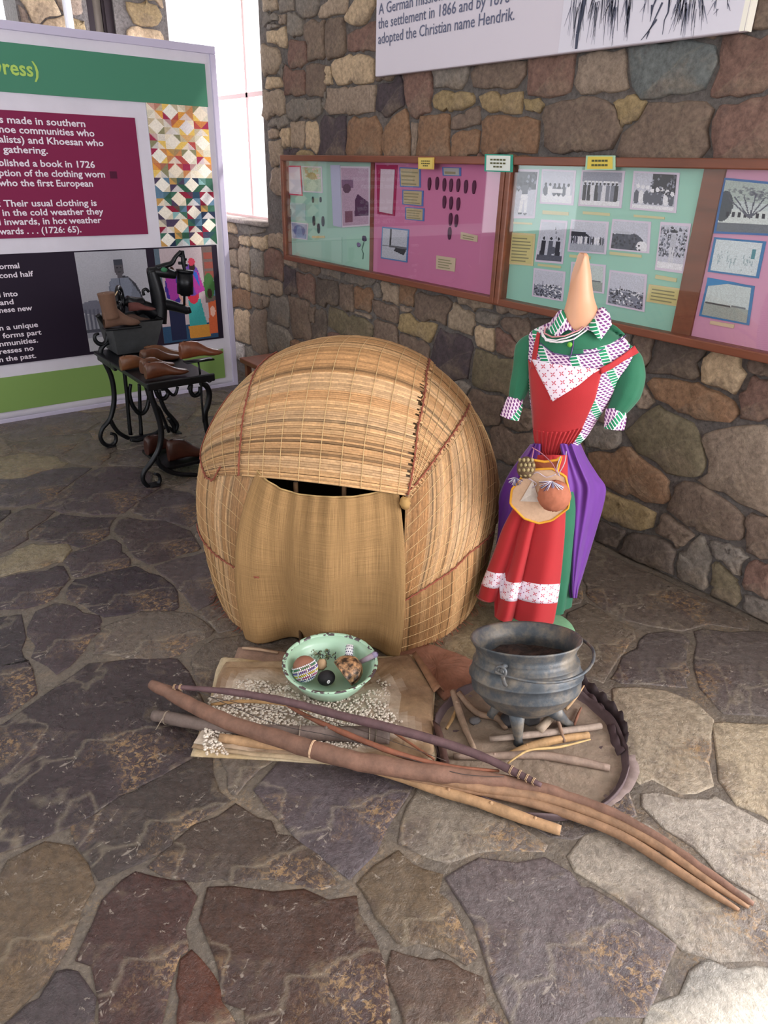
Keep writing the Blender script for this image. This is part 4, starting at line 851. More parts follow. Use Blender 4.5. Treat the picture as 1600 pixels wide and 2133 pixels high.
# bent saplings inside
for k,(a0,off) in enumerate([(door,.0),(door+90,0),(door+38,0),(door-38,0)]):
    P=[pol(a0,.55+.01) if 0 else hproj(pol(a0 if t<.5 else a0+180, z),-.03) for t,z in [(0,.0),(.1,.3),(.2,.6),(.3,.85),(.4,.97),(.6,.97),(.7,.85),(.8,.6),(.9,.3),(1,.0)]]
    if k==0: P=P[3:]
    mb=MB(); mb.tube(P,.009,6,0,lin('#6a4b2e'),smooth=3); mb.build('bent_pole',MT['stick'],hut)
for px in (607,716):
    p=hproj(hhit(px,1000),-.035); mb=MB(); mb.tube([(p[0],p[1],0),(p[0],p[1],.66)],.008,6,0,lin('#6a4b2e')); mb.build('door_pole',MT['stick'],hut)
# hessian door cloth
top=[hhit(x,y) for x,y in [(543,981),(560,1000),(590,1020),(625,1031),(660,1035),(695,1037),(735,1036),(770,1030),(800,1022),(818,1018),(828,1026)]]
bot=[gz(x,y) for x,y in [(520,1332),(540,1338),(570,1342),(610,1344),(645,1344),(680,1345),(715,1346),(745,1350),(770,1356),(790,1360),(806,1338)]]
nu,nv=90,70; T=resample(top,nu); B_=resample(bot,nu)
P=np.zeros((nu,nv,3))
for i in range(nu):
    u=i/(nu-1)
    for j in range(nv):
        v=j/(nv-1); q=T[i]*(1-v)+B_[i]*v
        f=.042*math.sin(u*12.5+1.1*math.sin(v*2.6)+.3)*(.25+.75*v)+.008*math.sin(u*31+2+v*2)*v+ .006*math.sin(u*60)*(1-v)**3+.006*math.sin(v*5+u*4)
        P[i,j]=hproj(q,.018+f*.8-.085*max(0,math.sin(math.pi*u))**1.2*v**1.4); P[i,j,2]=max(P[i,j,2],.012)
mb=MB(); mb.sheet(P,.0025); fl_=mb.build('door_cloth',MT['burlap'],hut)
me=fl_.data; at=me.attributes.new('UVC','FLOAT_VECTOR','POINT'); uvc=np.zeros((len(me.vertices),3)); NN=nu*nv
for kk in range(2):
    uvc[kk*NN:(kk+1)*NN,0]=np.repeat(np.linspace(0,.45,nu),nv); uvc[kk*NN:(kk+1)*NN,1]=np.tile(np.linspace(0,.6,nv),nu)
at.data.foreach_set('vector',uvc.ravel())
# hem twine along the cloth's upper edge
mb=MB(); mb.tube(P[:,0]+np.array([0,0,.002]),.003,5,0,lin('#a98a5a')); mb.build('hem_cord',MT['vcm'],hut)
q=hproj(hhit(836,1048),.035); mb=MB(); mb.blob(q,(.018,.018,.022),10,8,0,lin('#a5814c'),.18); mb.build('knot',MT['vcm'],hut)
# ================================================================= MANNEQUIN IN A DRESS
AX=gz(1112,1312)[:2]; dv=AX/np.linalg.norm(AX); MN=np.array([-dv[0],-dv[1],0.]); ME=np.array([dv[1],-dv[0],0.])   # toward viewer, to the right
AX3=np.array([AX[0],AX[1],0])
def outhut(P):
    P=np.array(P,float); q=P.reshape(-1,3)
    for k in range(len(q)):
        if himp(q[k])<.03:
            t=hproj(q[k],.032); q[k,0]=t[0]; q[k,1]=t[1]
    return q.reshape(P.shape)
def mp(px,py,off=0.0):
    r=ray(px,py); t=(AX3-CAM+MN*off).dot(MN)/r.dot(MN); return CAM+r*t
mq=empty('dress_mannequin',AX3,'headless flesh-coloured mannequin wearing a green dress, red apron and purple overskirt','mannequin')
def loft(rows,depth,n=40,off=0.0,power=2.0,fold=None,cl=None):
    """rows: (y, xL, xR, depth scale, forward offset). rings of superellipse shape round the standing axis"""
    P=[]
    for j,rw in enumerate(rows):
        y,xl,xr=rw[:3]; ds=rw[3] if len(rw)>3 else 1; fo=rw[4] if len(rw)>4 else 0
        a=mp(xl,y,fo); b=mp(xr,y,fo); c=(a+b)/2; hw=np.linalg.norm((b-a)[:2])/2; z=c[2]; ring=[]
        for k in range(n):
            t=2*math.pi*k/n; cs,sn=math.cos(t),math.sin(t); f=(fold(t,j/(len(rows)-1)) if fold else 0)
            e=math.copysign(abs(cs)**(2/power),cs); g=math.copysign(abs(sn)**(2/power),sn)
            ring.append(c*[1,1,0]+np.array([0,0,z])+ME*e*(hw+f)+MN*g*(hw*depth*ds+f))
        P.append(ring)
    return np.array(P)
def interp_rows(rows,k):
    A=np.array([list(r_)+[1,0][len(r_)-3:] if len(r_)<5 else list(r_) for r_ in rows],float); Q,_=spline(A,np.zeros(len(A)),k); return [tuple(x) for x in Q]
def addloft(name,rows,depth,m,n=40,k=5,fold=None,closed_top=True,closed_bot=True,vc=(1,1,1),power=2.0,parent=mq,colf=None,thick=0):
    P=outhut(loft(interp_rows(rows,k),depth,n,fold=fold,power=power)); mb=MB(); Q=np.transpose(P,(1,0,2))
    mb.grid(Q,0,colf if colf else vc,closeu=True)
    if closed_top: mb.add([P[0].mean(0)]+list(P[0]),[(0,1+(i+1)%n,1+i) for i in range(n)],0,vc)
    if closed_bot: mb.add([P[-1].mean(0)]+list(P[-1]),[(0,1+i,1+(i+1)%n) for i in range(n)],0,vc)
    if thick:
        P2=P.copy(); c=P.mean(1,keepdims=True); P2=P-(P-c)*thick; mb.grid(np.transpose(P2,(1,0,2)),0,vc,closeu=True)
    return mb.build(name,m,parent),P
# --- printed cloth: white ground, mauve ticks, green slanting bands of stitches (procedural, in the dress's own frame)
def printmat(name,ang=0.6,flower=False):
    m=bpy.data.materials.new(name); m.use_nodes=True; nt=m.node_tree; N=nt.nodes; L=nt.links; p=N['Principled BSDF']; p.inputs['Roughness'].default_value=.8
    tc=N.new('ShaderNodeTexCoord'); mp_=N.new('ShaderNodeMapping'); L.new(tc.outputs['Object'],mp_.inputs[0])
    yaw=math.atan2(ME[1],ME[0]); 
    mp_.inputs['Rotation'].default_value=(0,0,-yaw)
    r2=N.new('ShaderNodeMapping'); r2.inputs['Rotation'].default_value=(0,ang,0); L.new(mp_.outputs[0],r2.inputs[0])
    sx=N.new('ShaderNodeSeparateXYZ'); L.new(r2.outputs[0],sx.inputs[0])
    def M_(op,a,b=None,c=None):
        n=N.new('ShaderNodeMath'); n.operation=op
        for i,x in enumerate((a,b,c)):
            if x is None: continue
            if hasattr(x,'links'): L.new(x,n.inputs[i])
            else: n.inputs[i].default_value=x
        return n.outputs[0]
    X=sx.outputs[0]; Z=sx.outputs[2]
    def mixc(f,a,c):
        k=N.new('ShaderNodeMix'); k.data_type='RGBA'; L.new(f,k.inputs[0])
        if hasattr(a,'links'): L.new(a,k.inputs[6])
        else: k.inputs[6].default_value=(*lin(a),1)
        k.inputs[7].default_value=(*lin(c),1); return k.outputs[2]
    if flower:
        fx=M_('SUBTRACT',M_('FRACT',M_('DIVIDE',X,.027)),.5); fz=M_('SUBTRACT',M_('FRACT',M_('DIVIDE',Z,.027)),.5)
        ax_=M_('ABSOLUTE',fx); az=M_('ABSOLUTE',fz); diag=M_('LESS_THAN',M_('ABSOLUTE',M_('SUBTRACT',ax_,az)),.07); r_=M_('MAXIMUM',ax_,az)
        fl=M_('MULTIPLY',diag,M_('MULTIPLY',M_('LESS_THAN',r_,.24),M_('GREATER_THAN',r_,.05)))
        dot=M_('GREATER_THAN',M_('ADD',ax_,az),.9)
        c=mixc(fl,'#e9dcea','#c02a48'); c=mixc(dot,c,'#8a4a70')
    else:
        band=M_('FRACT',M_('DIVIDE',X,.085)); isg=M_('LESS_THAN',band,.26); wh=M_('LESS_THAN',M_('ABSOLUTE',M_('SUBTRACT',band,.13)),.18)
        row=M_('ADD',M_('DIVIDE',X,.0115),M_('MULTIPLY',Z,38.0)); zz=M_('DIVIDE',Z,.0105)
        tick=M_('MULTIPLY',M_('LESS_THAN',M_('FRACT',M_('ADD',zz,M_('MULTIPLY',row,.35))),.66),M_('LESS_THAN',M_('FRACT',row),.62))
        gt=M_('LESS_THAN',M_('FRACT',M_('ADD',zz,M_('MULTIPLY',X,30))),.72)
        c=mixc(tick,'#e6cfe0','#6f2f74'); c=mixc(wh,c,'#ece6ee'); c=mixc(M_('MULTIPLY',isg,gt),c,'#15855a')
    L.new(c,p.inputs['Base Color']); return m
MT['print']=printmat('stitched_print',.5); MT['printb']=printmat('stitched_print_other_way',-.55); MT['flowerprint']=printmat('lattice_flower_print',.25,True); MT['flowerband']=printmat('lattice_flower_band',0,True)
# --- stand
mb=MB(); bc_=AX3+ME*.02+MN*(.0); mb.lathe([(0,.022),(.10,.022),(.135,.014),(.14,.004),(.138,.0),(0,0)],bc_,40,0,lin('#7fae86')); mb.build('base_disc',MT['vcm'],mq,label='pale green base disc')
pz=mp(1160,945)[2]; pc=(mp(1112,945)+mp(1185,945))/2
mb=MB(); mb.tube([bc_+np.array([0,0,.02]),np.array([bc_[0],bc_[1],.3]),pc],.016,10,0,lin('#9aa0a0')); mb.build('pole',MT['vcm'],mq)
# --- neck: swept up into a wedge, sheared by a flat facet on its left
rows=[(527,1204,1222,1.2),(532,1199,1226,1.2),(545,1197,1228,1.15),(570,1191,1232,1.1),(600,1186,1235,1.05),(625,1181,1240,1.0),(645,1176,1248,1.0),(668,1168,1256,1.0),(700,1150,1262,.95)]
P=loft(interp_rows(rows,5),.95,40)
A_=mp(1230,536,.012);B2_=mp(1203,622,.045);C_=mp(1196,572,-.032); n_=np.cross(B2_-A_,C_-A_); n_/=np.linalg.norm(n_); n_=n_ if n_.dot(MN-ME)>0 else -n_; p0=A_+n_*.020
d=((P-p0)@n_); zlim=mp(1190,605)[2]; m_=(d>0); P[m_]-=(d[m_]*.97)[:,None]*n_
mb=MB(); mb.grid(np.transpose(P,(1,0,2)),0,(1,1,1),closeu=True); mb.add([P[0].mean(0)]+list(P[0]),[(0,1+(i+1)%40,1+i) for i in range(40)]); mb.build('neck',MT['skin'],mq)
# --- bodice
rows=[(672,1152,1262,.62),(686,1126,1284,.68),(700,1104,1306,.62),(722,1097,1322,.58),(745,1095,1318,.6),(775,1097,1296,.66),(805,1099,1284,.7),(840,1103,1264,.7),(872,1107,1243,.66),(905,1112,1222,.62),(930,1116,1198,.6),(955,1118,1184,.6)]
bod,BP=addloft('bodice',rows,1.0,MT['print'],48,5,label=None) if False else addloft('bodice',rows,1.0,MT['print'],48,5)
bvh=None
def make_bvh(P,n):
    vs=P.reshape(-1,3).tolist(); fs=[]; r_=P.shape[0]
    for j in range(r_-1):
        for i in range(n): fs.append((j*n+i,j*n+(i+1)%n,(j+1)*n+(i+1)%n,(j+1)*n+i))
    fs.append(tuple(range(n))); return BVHTree.FromPolygons(vs,fs)
bvh=make_bvh(BP,48)
def bhit(px,py,lift=.004):
    d=Vector(ray(px,py)).normalized(); h=bvh.ray_cast(Vector(CAM),d)
    if h[0] is None:
        q=mp(px,py,.02); nn=bvh.find_nearest(Vector(q)); a=np.array(nn[0]); v=q-a; L=np.linalg.norm(v)+1e-9; return a+v/L*min(L,.02)
    return np.array(h[0])-np.array(d)*lift
def drape(name,rows,m,lift=.005,nu=24,nv=16,th=.003,parent=mq,puff=None,label=None):
    """rows: px polylines, from one edge of the cloth to the other; laid on the bodice"""
    G=np.array([resample([list(p) for p in r_],nu) for r_ in rows]); t=np.linspace(0,len(rows)-1,nv); P=np.zeros((nu,nv,3))
    for j,tt in enumerate(t):
        a=int(min(tt,len(rows)-2)); f=tt-a; row=G[a]*(1-f)+G[a+1]*f
        for i in range(nu):
            l=lift+(puff(i/(nu-1),j/(nv-1)) if puff else 0); P[i,j]=bhit(row[i][0],row[i][1],l)
    mb=MB(); mb.sheet(P,th); return mb.build(name,m,parent,label=label)
drape('yoke',[[(1124,700),(1150,672),(1190,690),(1210,700)],[(1122,712),(1155,730),(1190,730),(1215,722)],[(1135,724),(1160,738),(1186,740),(1216,738)]],MT['green'],.004)
drape('yoke',[[(1190,692),(1225,680),(1262,668),(1284,680)],[(1192,712),(1230,708),(1270,700),(1300,694)],[(1192,728),(1232,728),(1272,716),(1302,697)]],MT['green'],.0045)
def collar(inner,outer,m):
    I=resample([mp(*p_) for p_ in inner],14); O=resample([mp(*p_) for p_ in outer],14); G=[]
    for i in range(14):
        G.append([I[i]*(1-t)+O[i]*t+np.array([0,0,.016*math.sin(math.pi*min(1,t*1.1))*(1-t*.3)])+MN*.006*math.sin(math.pi*t) for t in np.linspace(0,1,8)])
    mb=MB(); mb.sheet(np.array(G),.0035); return mb.build('collar',m,mq)
collar([(1176,648,.015),(1182,668,.05),(1197,690,.068)],[(1150,664,-.01),(1139,688,.055),(1160,700,.098)],MT['printb'])
collar([(1244,646,.015),(1233,668,.05),(1213,688,.068)],[(1270,652,-.01),(1275,676,.045),(1252,708,.10)],MT['print'])
mb=MB(); mb.lathe([(0,.004),(.006,.003),(.008,0)],bhit(1187,718,.006),12,0,lin('#6fae3a'),axis=MN); mb.build('button',MT['vcm'],mq)
mb=MB(); mb.tube([bhit(x,y,.006) for x,y in [(1196,700),(1194,720),(1190,738),(1184,752)]],.002,5,0,lin('#5d4a7a')); mb.build('placket',MT['vcm'],mq)
mb=MB(); mb.tube([bhit(x,y,.007) for x,y in [(1186,740),(1240,735),(1290,712),(1304,698)]],.0016,5,0,lin('#5d4a7a')); mb.tube([bhit(x,y,.007) for x,y in [(1125,714),(1150,735),(1186,742)]],.0016,5,0,lin('#5d4a7a')); mb.build('piping',MT['vcm'],mq)
# red apron: bib, straps, gathered waist
drape('apron_bib',[[(1100,750),(1108,765),(1180,772),(1255,770)],[(1102,790),(1140,795),(1200,795),(1250,790)],[(1106,840),(1140,845),(1200,842),(1240,832)],[(1109,880),(1140,888),(1190,888),(1222,872)],[(1110,896),(1140,902),(1180,902),(1212,894)]],MT['red'],.008,30,30)
drape('apron_waist',[[(1110,894),(1140,900),(1180,901),(1213,892)],[(1112,912),(1140,918),(1180,918),(1200,912)],[(1116,935),(1138,940),(1165,942),(1184,934)],[(1128,952),(1140,956),(1156,956),(1170,950)]],MT['red'],.011,60,16,puff=lambda u,v:.0035*math.sin(u*70))
drape('shoulder_strap',[[(1119,690),(1124,694)],[(1112,720),(1121,722)],[(1107,748),(1116,748)],[(1104,768),(1114,768)]],MT['red'],.009,6,16)
drape('shoulder_strap',[[(1322,720),(1331,735)],[(1300,738),(1300,752)],[(1275,755),(1276,768)],[(1250,768),(1252,780)]],MT['red'],.012,6,16)
drape('bib_panel',[[(1107,748),(1150,758),(1200,764),(1250,770)],[(1122,780),(1150,785),(1200,785),(1233,780)],[(1136,806),(1150,808),(1180,808),(1205,803)],[(1149,832),(1151,836),(1155,835),(1158,832)]],MT['flowerprint'],.013,24,24,label='white panel of red lattice flowers')
# necklace strings
for k,pts in enumerate([[(1131,684),(1128,692),(1138,706),(1158,709),(1180,704),(1205,694),(1225,678),(1244,655)],[(1128,688),(1130,700),(1146,712),(1170,713),(1196,706),(1222,688),(1240,664)],[(1136,681),(1134,694),(1150,702),(1176,700),(1206,688),(1228,668)],[(1129,690),(1137,709),(1160,713),(1184,709)]]):
    P=resample([bhit(x,y,.016+.002*k) for x,y in pts],70); mb=MB()
    for i in range(0,70): mb.blob(P[i],.0026,5,4,0,lin(['#e6e0e4','#e6e0e4','#c98a8e','#e6e0e4'][k]))
    o=mb.build('bead_string',MT['vcm'],None,kind=None,origin=P[35]); o['kind']='stuff'; tag(o,['outer string of white beads round the mannequin neck','second string of white beads round the mannequin neck','pinkish inner string of beads round the mannequin neck','short lowest loop of white beads under the mannequin collar'][k],'necklace','bead strings round the neck')
# sleeves
def sleeve(pts,rad,cuff,cr,flat=.8):
    P=[mp(x,y,o) for x,y,o in pts]; mb=MB(); n=22; Q,r_=spline(np.array(P),np.array([q*mpp(P[0]) for q in rad]),5)
    # puckered tube
    t=np.gradient(Q,axis=0); t/=np.linalg.norm(t,axis=1,keepdims=True); rings=[]
    for i in range(len(Q)):
        u=ME-ME.dot(t[i])*t[i]; u/=np.linalg.norm(u); w=np.cross(t[i],u); e=min(i,len(Q)-1-i)/len(Q)
        rings.append([Q[i]+(r_[i]*(1+.13*math.sin(7*a+2+.5*math.sin(i*.3))*(i/len(Q))**1.5+.03*math.sin(11*a)*(1-2*e)))*(math.cos(a)*u+flat*math.sin(a)*w) for a in [2*math.pi*k/n for k in range(n)]])
    G=np.array(rings); mb.grid(np.transpose(G,(1,0,2)),0,(1,1,1),closeu=True); mb.add([G[0].mean(0)]+list(G[0]),[(0,1+(i+1)%n,1+i) for i in range(n)])
    s=mb.build('sleeve',MT['green'],mq)
    C=[mp(x,y,o) for x,y,o in cuff]; cr=[q*mpp(C[0]) for q in cr]; C,c_=spline(np.array(C),np.array(cr),4); t=np.gradient(C,axis=0); t/=np.linalg.norm(t,axis=1,keepdims=True); G=[]
    for i in range(len(C)):
        u=ME-ME.dot(t[i])*t[i]; u/=np.linalg.norm(u); w=np.cross(t[i],u); G.append([C[i]+c_[i]*(1+.05*math.sin(5*a))*(math.cos(a)*u+flat*math.sin(a)*w) for a in [2*math.pi*k/n for k in range(n)]])
    G=np.array(G); G2=G.mean(1,keepdims=True)+(G-G.mean(1,keepdims=True))*.9; mb=MB(); mb.grid(np.transpose(G,(1,0,2)),0,(1,1,1),closeu=True); mb.grid(np.transpose(G2,(1,0,2)),0,(1,1,1),closeu=True)
    mb.add(list(G[-1])+list(G2[-1]),[(i,(i+1)%n,n+(i+1)%n,n+i) for i in range(n)]); mb.build('cuff',MT['printb'],s)
sleeve([(1112,705,0),(1095,725,.01),(1089,765,.01),(1083,800,.015),(1074,832,.02)],[12,22,21,21,15],[(1074,828,.02),(1070,845,.025),(1062,870,.03)],[15,19,20])
sleeve([(1300,725,-.01),(1312,750,.0),(1314,785,.01),(1304,820,.02),(1284,855,.03),(1278,866,.03)],[13,25,29,29,19,15],[(1280,848,.03),(1282,870,.035),(1279,893,.04)],[17,22,20])
# --- skirts
fg=lambda t,v:.006*math.sin(9*t)*v
addloft('underskirt',[(945,1116,1186,.8),(975,1095,1200,.8),(1030,1078,1212,.85),(1100,1062,1208,.9),(1180,1052,1200,.9),(1247,1046,1190,.9,-.02)],1.0,MT['green'],48,5,fold=lambda t,v:.007*math.sin(11*t)*v,closed_bot=False,thick=.03)
# purple overskirt: two gathered side swags
def swag(rows,off,foldn,name='overskirt'):
    A=np.array(rows,float); Q,_=spline(A,np.zeros(len(A)),6); nu=34; P=np.zeros((nu,len(Q),3))
    for j,(y,xl,xr,f0,f1) in enumerate(Q):
        for i in range(nu):
            u=i/(nu-1); x=xl*(1-u)+xr*u; o=f0*(1-u)+f1*u+.045*math.sin(math.pi*u)*1.0+.009*math.sin(u*foldn+j*.05)+.005*math.sin(u*23+1)
            P[i,j]=mp(x,y,o)
    P=outhut(P); mb=MB(); mb.sheet(P,.005); return mb.build(name,MT['purple'],mq)
swag([(925,1165,1210,.05,-.02),(955,1172,1224,.05,-.03),(990,1178,1246,.05,-.04),(1015,1180,1262,.05,-.05),(1050,1180,1258,.05,-.05),(1100,1180,1244,.05,-.05),(1150,1180,1229,.05,-.04),(1200,1183,1214,.04,-.03),(1225,1186,1206,.03,-.02),(1246,1190,1202,.02,-.01)],0,12)
swag([(925,1105,1128,-.02,.03),(955,1082,1128,-.04,.03),(990,1058,1128,-.05,.03),(1030,1040,1128,-.06,.03),(1080,1030,1110,-.06,.03),(1130,1026,1090,-.06,.02),(1180,1022,1070,-.05,.02),(1215,1024,1060,-.04,.01)],0,9)
# back of the overskirt
addloft('overskirt',[(928,1112,1196,.9,-.03),(960,1095,1212,.95,-.04),(1010,1072,1226,1,-.05),(1080,1060,1220,1,-.05),(1150,1054,1206,.9,-.04),(1215,1052,1196,.8,-.04)],.95,MT['purple'],40,5,fold=lambda t,v:.009*math.sin(8*t)*v,closed_bot=False,thick=.03)
# red apron skirt: hanging sheet in deep flutes
A=np.array([(948,1120,1182,.075),(980,1112,1183,.08),(1015,1098,1182,.085),(1060,1072,1179,.095),(1110,1048,1177,.105),(1160,1032,1173,.11),(1210,1016,1168,.115),(1250,1004,1163,.12),(1290,996,1156,.125),(1302,993,1153,.125)],float)
Q,_=spline(A,np.zeros(len(A)),6); nu=90; P=np.zeros((nu,len(Q),3))
def apron(u,j,yl,xl,xr,fo):
    v=j/(len(Q)-1); x=xl*(1-u)+xr*u
    drop=(-34*(1-u)**1.6*v*v)   # the left corner hangs shorter
    e_=[0,.24+.02*math.sin(v*4),.50-.03*v,1.0]; k_=0 if u<e_[1] else (1 if u<e_[2] else 2); s_=(u-e_[k_])/(e_[k_+1]-e_[k_]); fl_=max(0,math.sin(math.pi*min(1,max(0,s_))))**.65
    drop+=(-26*v*v if k_==0 else (6*v*v if k_==1 else 0))      # three broad flutes
    dep=.045*v**.8*(fl_-.5)+.006*math.sin(u*15+v*3)*v; wav=8*v*v*(fl_-.5)
    return mp(x,yl+drop+wav*1.0,fo+.02*math.sin(math.pi*u)-.06*(1-u)**2*v*.5+dep)
for j,(y,xl,xr,fo) in enumerate(Q):
    for i in range(nu): P[i,j]=apron(i/(nu-1),j,y,xl,xr,fo)
P=outhut(P)
mb=MB(); mb.sheet(P,.003); mb.build('apron_skirt',MT['red'],mq)
def yrow(yy): return min(range(len(Q)),key=lambda k:abs(Q[k][0]-yy))
j0,j1=yrow(1216),yrow(1256); Bn=P[:,j0:j1+1].copy(); Bn+= (CAM-Bn)/np.linalg.norm(CAM-Bn,axis=2,keepdims=True)*.0035
mb=MB(); mb.sheet(Bn,.002); mb.build('lace_band',MT['flowerband'],mq,label='white band of red lattice flowers')
# --- things tied at the waist
g=empty('leather_apron_pouch',mp(1125,1020,.17),'flat pale hide pouch with a yellow binding hanging at the mannequin waist','pouch')
out=[(1090,990),(1108,978),(1150,976),(1178,992),(1187,1030),(1184,1058),(1150,1084),(1122,1090),(1092,1080),(1063,1050),(1066,1020)]
o_=.165
def plate(pts,off,th,name,m,col,parent,rnd=0):
    P=[mp(x,y,off) for x,y in pts]; Bk=[mp(x,y,off-th) for x,y in pts]; n=len(P); c=sum(P)/n+MN*.006; mb=MB()
    mb.add(P+Bk+[c],[(i,(i+1)%n,2*n) for i in range(n)]+[tuple(range(2*n-1,n-1,-1))]+[(i,i+n,(i+1)%n+n,(i+1)%n) for i in range(n)],0,lin(col)); return mb.build(name,m,parent,smooth=False)
plate(out,o_,.006,'hide',MT['vcm'],'#c9a68a',g)
mb=MB(); P=resample([mp(x,y,o_) for x,y in out+out[:1]],50); mb.tube(P,.0042,6,0,lin('#d99a2b')); mb.build('binding',MT['vcm'],g,label='yellow binding')
plate([(1084,1044),(1110,1000),(1124,1046)],o_+.008,.003,'fur_patch',MT['vcm'],'#cfc2b8',g)
g2=empty('tongue_pouch',mp(1140,965,.16),'small brown leather flap edged in yellow tied just under the red waist','pouch')
plate([(1112,958),(1164,958),(1158,996),(1114,990)],.158,.006,'leather',MT['vcm'],'#8a4526',g2)
mb=MB(); P=resample([mp(x,y,.16) for x,y in [(1110,958),(1135,962),(1160,958),(1170,950),(1164,970),(1158,996)]],24); mb.tube(P,.0042,6,0,lin('#d99a2b')); mb.build('binding',MT['vcm'],g2,label='yellow binding')
# tortoise shell
c=mp(1096,974,.175); t=empty('tortoise_shell',c,'small tortoise shell box hanging left of the pouches at the waist','shell')
mb=MB(); mb.blob(c,(.030,.030,.037),18,12,0,lin('#5e4a33'),.02); mb.build('shell',MT['vcm'],t)
for i in range(4):
    for j in range(4):
        px,py=1083+i*8.5+(j%2)*3,958+j*10.5; d=((px-1096)/19)**2+((py-974)/23)**2
        if d<1: q=mp(px,py,.175+.030*math.sqrt(1-d*.9)); mb=MB(); mb.blob(q,(.0058,.0058,.0065),7,4,0,lin('#9a8a62'),.15); mb.build('scute',MT['vcm'],t)
# round rough nut pouch
c=mp(1154,1033,.20); t=empty('round_nut_pouch',c,'round orange-brown wrinkled pouch with frayed twine, right over the hide pouch','pouch')
mb=MB(); n,m_=28,18; P=np.zeros((n,m_+1,3)); rr=33*mpp(c)
for i in range(n):
    for j in range(m_+1):
        ph=math.pi*j/m_; th=2*math.pi*i/n; k=1+.045*math.sin(th*9+math.sin(ph*5)*2)*math.sin(ph)+rng.normal(0,.02); P[i,j]=c+rr*k*(ME*math.sin(ph)*math.cos(th)+MN*.75*math.sin(ph)*math.sin(th)+np.array([0,0,math.cos(ph)*1.04]))
mb.grid(P,0,lin('#a9644a'),closeu=True); mb.build('pod',MT['vcm'],t)
def fray(c,n,r,name,parent,cols=('#8d86a8','#d8d2dc','#5a5478')):
    mb=MB()
    for k in range(n):
        a=random.uniform(0,6.28); d=ME*math.cos(a)*r+np.array([0,0,-abs(math.sin(a))*r*.9])+MN*random.uniform(0,.012); mb.tube([c,c+d*.5+MN*.006,c+d+np.array([0,0,-.004])],.0012,4,0,lin(random.choice(cols)))
    return mb.build(name,MT['vcm'],parent,kind='stuff')
fray(mp(1150,1002,.215),36,.04,'frayed_twine',t); 
mb=MB()
for pts in [[(1108,932),(1128,944),(1150,965),(1160,985)],[(1112,935),(1108,955),(1100,975)],[(1180,940),(1176,965),(1162,990)],[(1168,950),(1160,975),(1166,992)],[(1105,990),(1120,984),(1138,994),(1158,988)],[(1100,996),(1118,1008),(1108,1016)]]:
    mb.tube([mp(x,y,.15 if y<950 else .178) for x,y in pts],.0017,5,0,lin(random.choice(['#b8a8b4','#a86a7a','#d8ccd4'])),smooth=4)
o=mb.build('waist_strings',MT['vcm'],None,kind='stuff',origin=mp(1140,960,.17)); tag(o,'twisted pink and white strings knotted round the mannequin waist','string')
o=fray(mp(1074,994,.16),26,.025,'frayed_tassel',None); tag(o,'grey-blue frayed tassel left of the tortoise shell at the waist','tassel')
# ================================================================= ASH PAN, POT, FIREWOOD
TC=np.array([1.385,1.0,0]); TR=.298
pan=empty('ash_pan',TC,'round shallow rusty pan of ash under the pot, rim torn on the right','pan')
mb=MB(); n=60; ring=[]
for k in range(n):
    a=2*math.pi*k/n; ring.append(TR*(1+.012*math.sin(3*a)+rng.normal(0,.004)))
def rp(k,s,z): a=2*math.pi*k/n; return TC+np.array([math.cos(a)*ring[k%n]*s,math.sin(a)*ring[k%n]*s,z])
P=np.array([[rp(k,s,z) for s,z in [(.0,.0055),(.5,.0055),(.93,.006),(.97,.016+.012*abs(math.sin(k*.7))),(.99,.020+.014*abs(math.sin(k*.7))+.01*max(0,math.cos((k-n*.93)*2*math.pi/n))),(1.0,.017+.010*abs(math.sin(k*.7))),(.985,.006),(.99,.0045)]] for k in range(n)])
mb.grid(P,0,lin('#57474a'),closeu=True); mb.build('pan',MT['vcm'],pan)
mb=MB(); P=np.array([[rp(k,s,.0075+.006*(1-s)+ (rng.normal(0,.0016) if s>0 else 0)) for s in (0,.2,.4,.6,.75,.88,.935)] for k in range(n)])
mb.grid(P,0,lambda i,j: jit(lin('#857465'),.06),closeu=True); MT['sand']=mat('ash_sand',vcol=True,rough=.95,noise=.3,nscale=18,bump=.8,bscale=60,bdist=.006); mb.build('ash_bed',MT['sand'],pan)
# torn and curled strips of the rim, right side
for k,pts in enumerate([[(1200,1440),(1235,1475),(1262,1510),(1272,1550),(1285,1575)],[(1205,1432),(1245,1468),(1280,1505),(1292,1540),(1290,1560)],[(1290,1572),(1300,1600),(1285,1630),(1255,1655),(1215,1672)]]):
    lo=resample([gz(x,y,.006) for x,y in pts],24); hgt=[.028,.045,.02][k]; hi=[]
    for i,p_ in enumerate(lo):
        d=p_-TC; d/=np.linalg.norm(d); hi.append(p_+d*(.018 if k<2 else .045)+np.array([0,0,hgt*(.6+.5*abs(math.sin(i*.9+k)))-(.012 if k==2 else 0)]))
    mb=MB(); G=np.array([lo,(lo+hi)/2+rng.normal(0,.0015,lo.shape),hi]).transpose(1,0,2); mb.sheet(G,.002,0,lin(['#4a3a3e','#3a2f33','#7b6a66'][k])); mb.build('rim_strip',MT['vcm'],pan)
PC=np.array([1.428,1.072,0.]); MT['castiron']=mat('grey_cast_iron','#545a61',.55,metal=.35,noise=.3,nscale=14,bump=.5,bscale=70,col2='#7a7268',bdist=.003)
pot=empty('three_legged_pot',PC+[0,0,.012],'black-grey cast iron pot on three legs standing in the ash pan','pot')
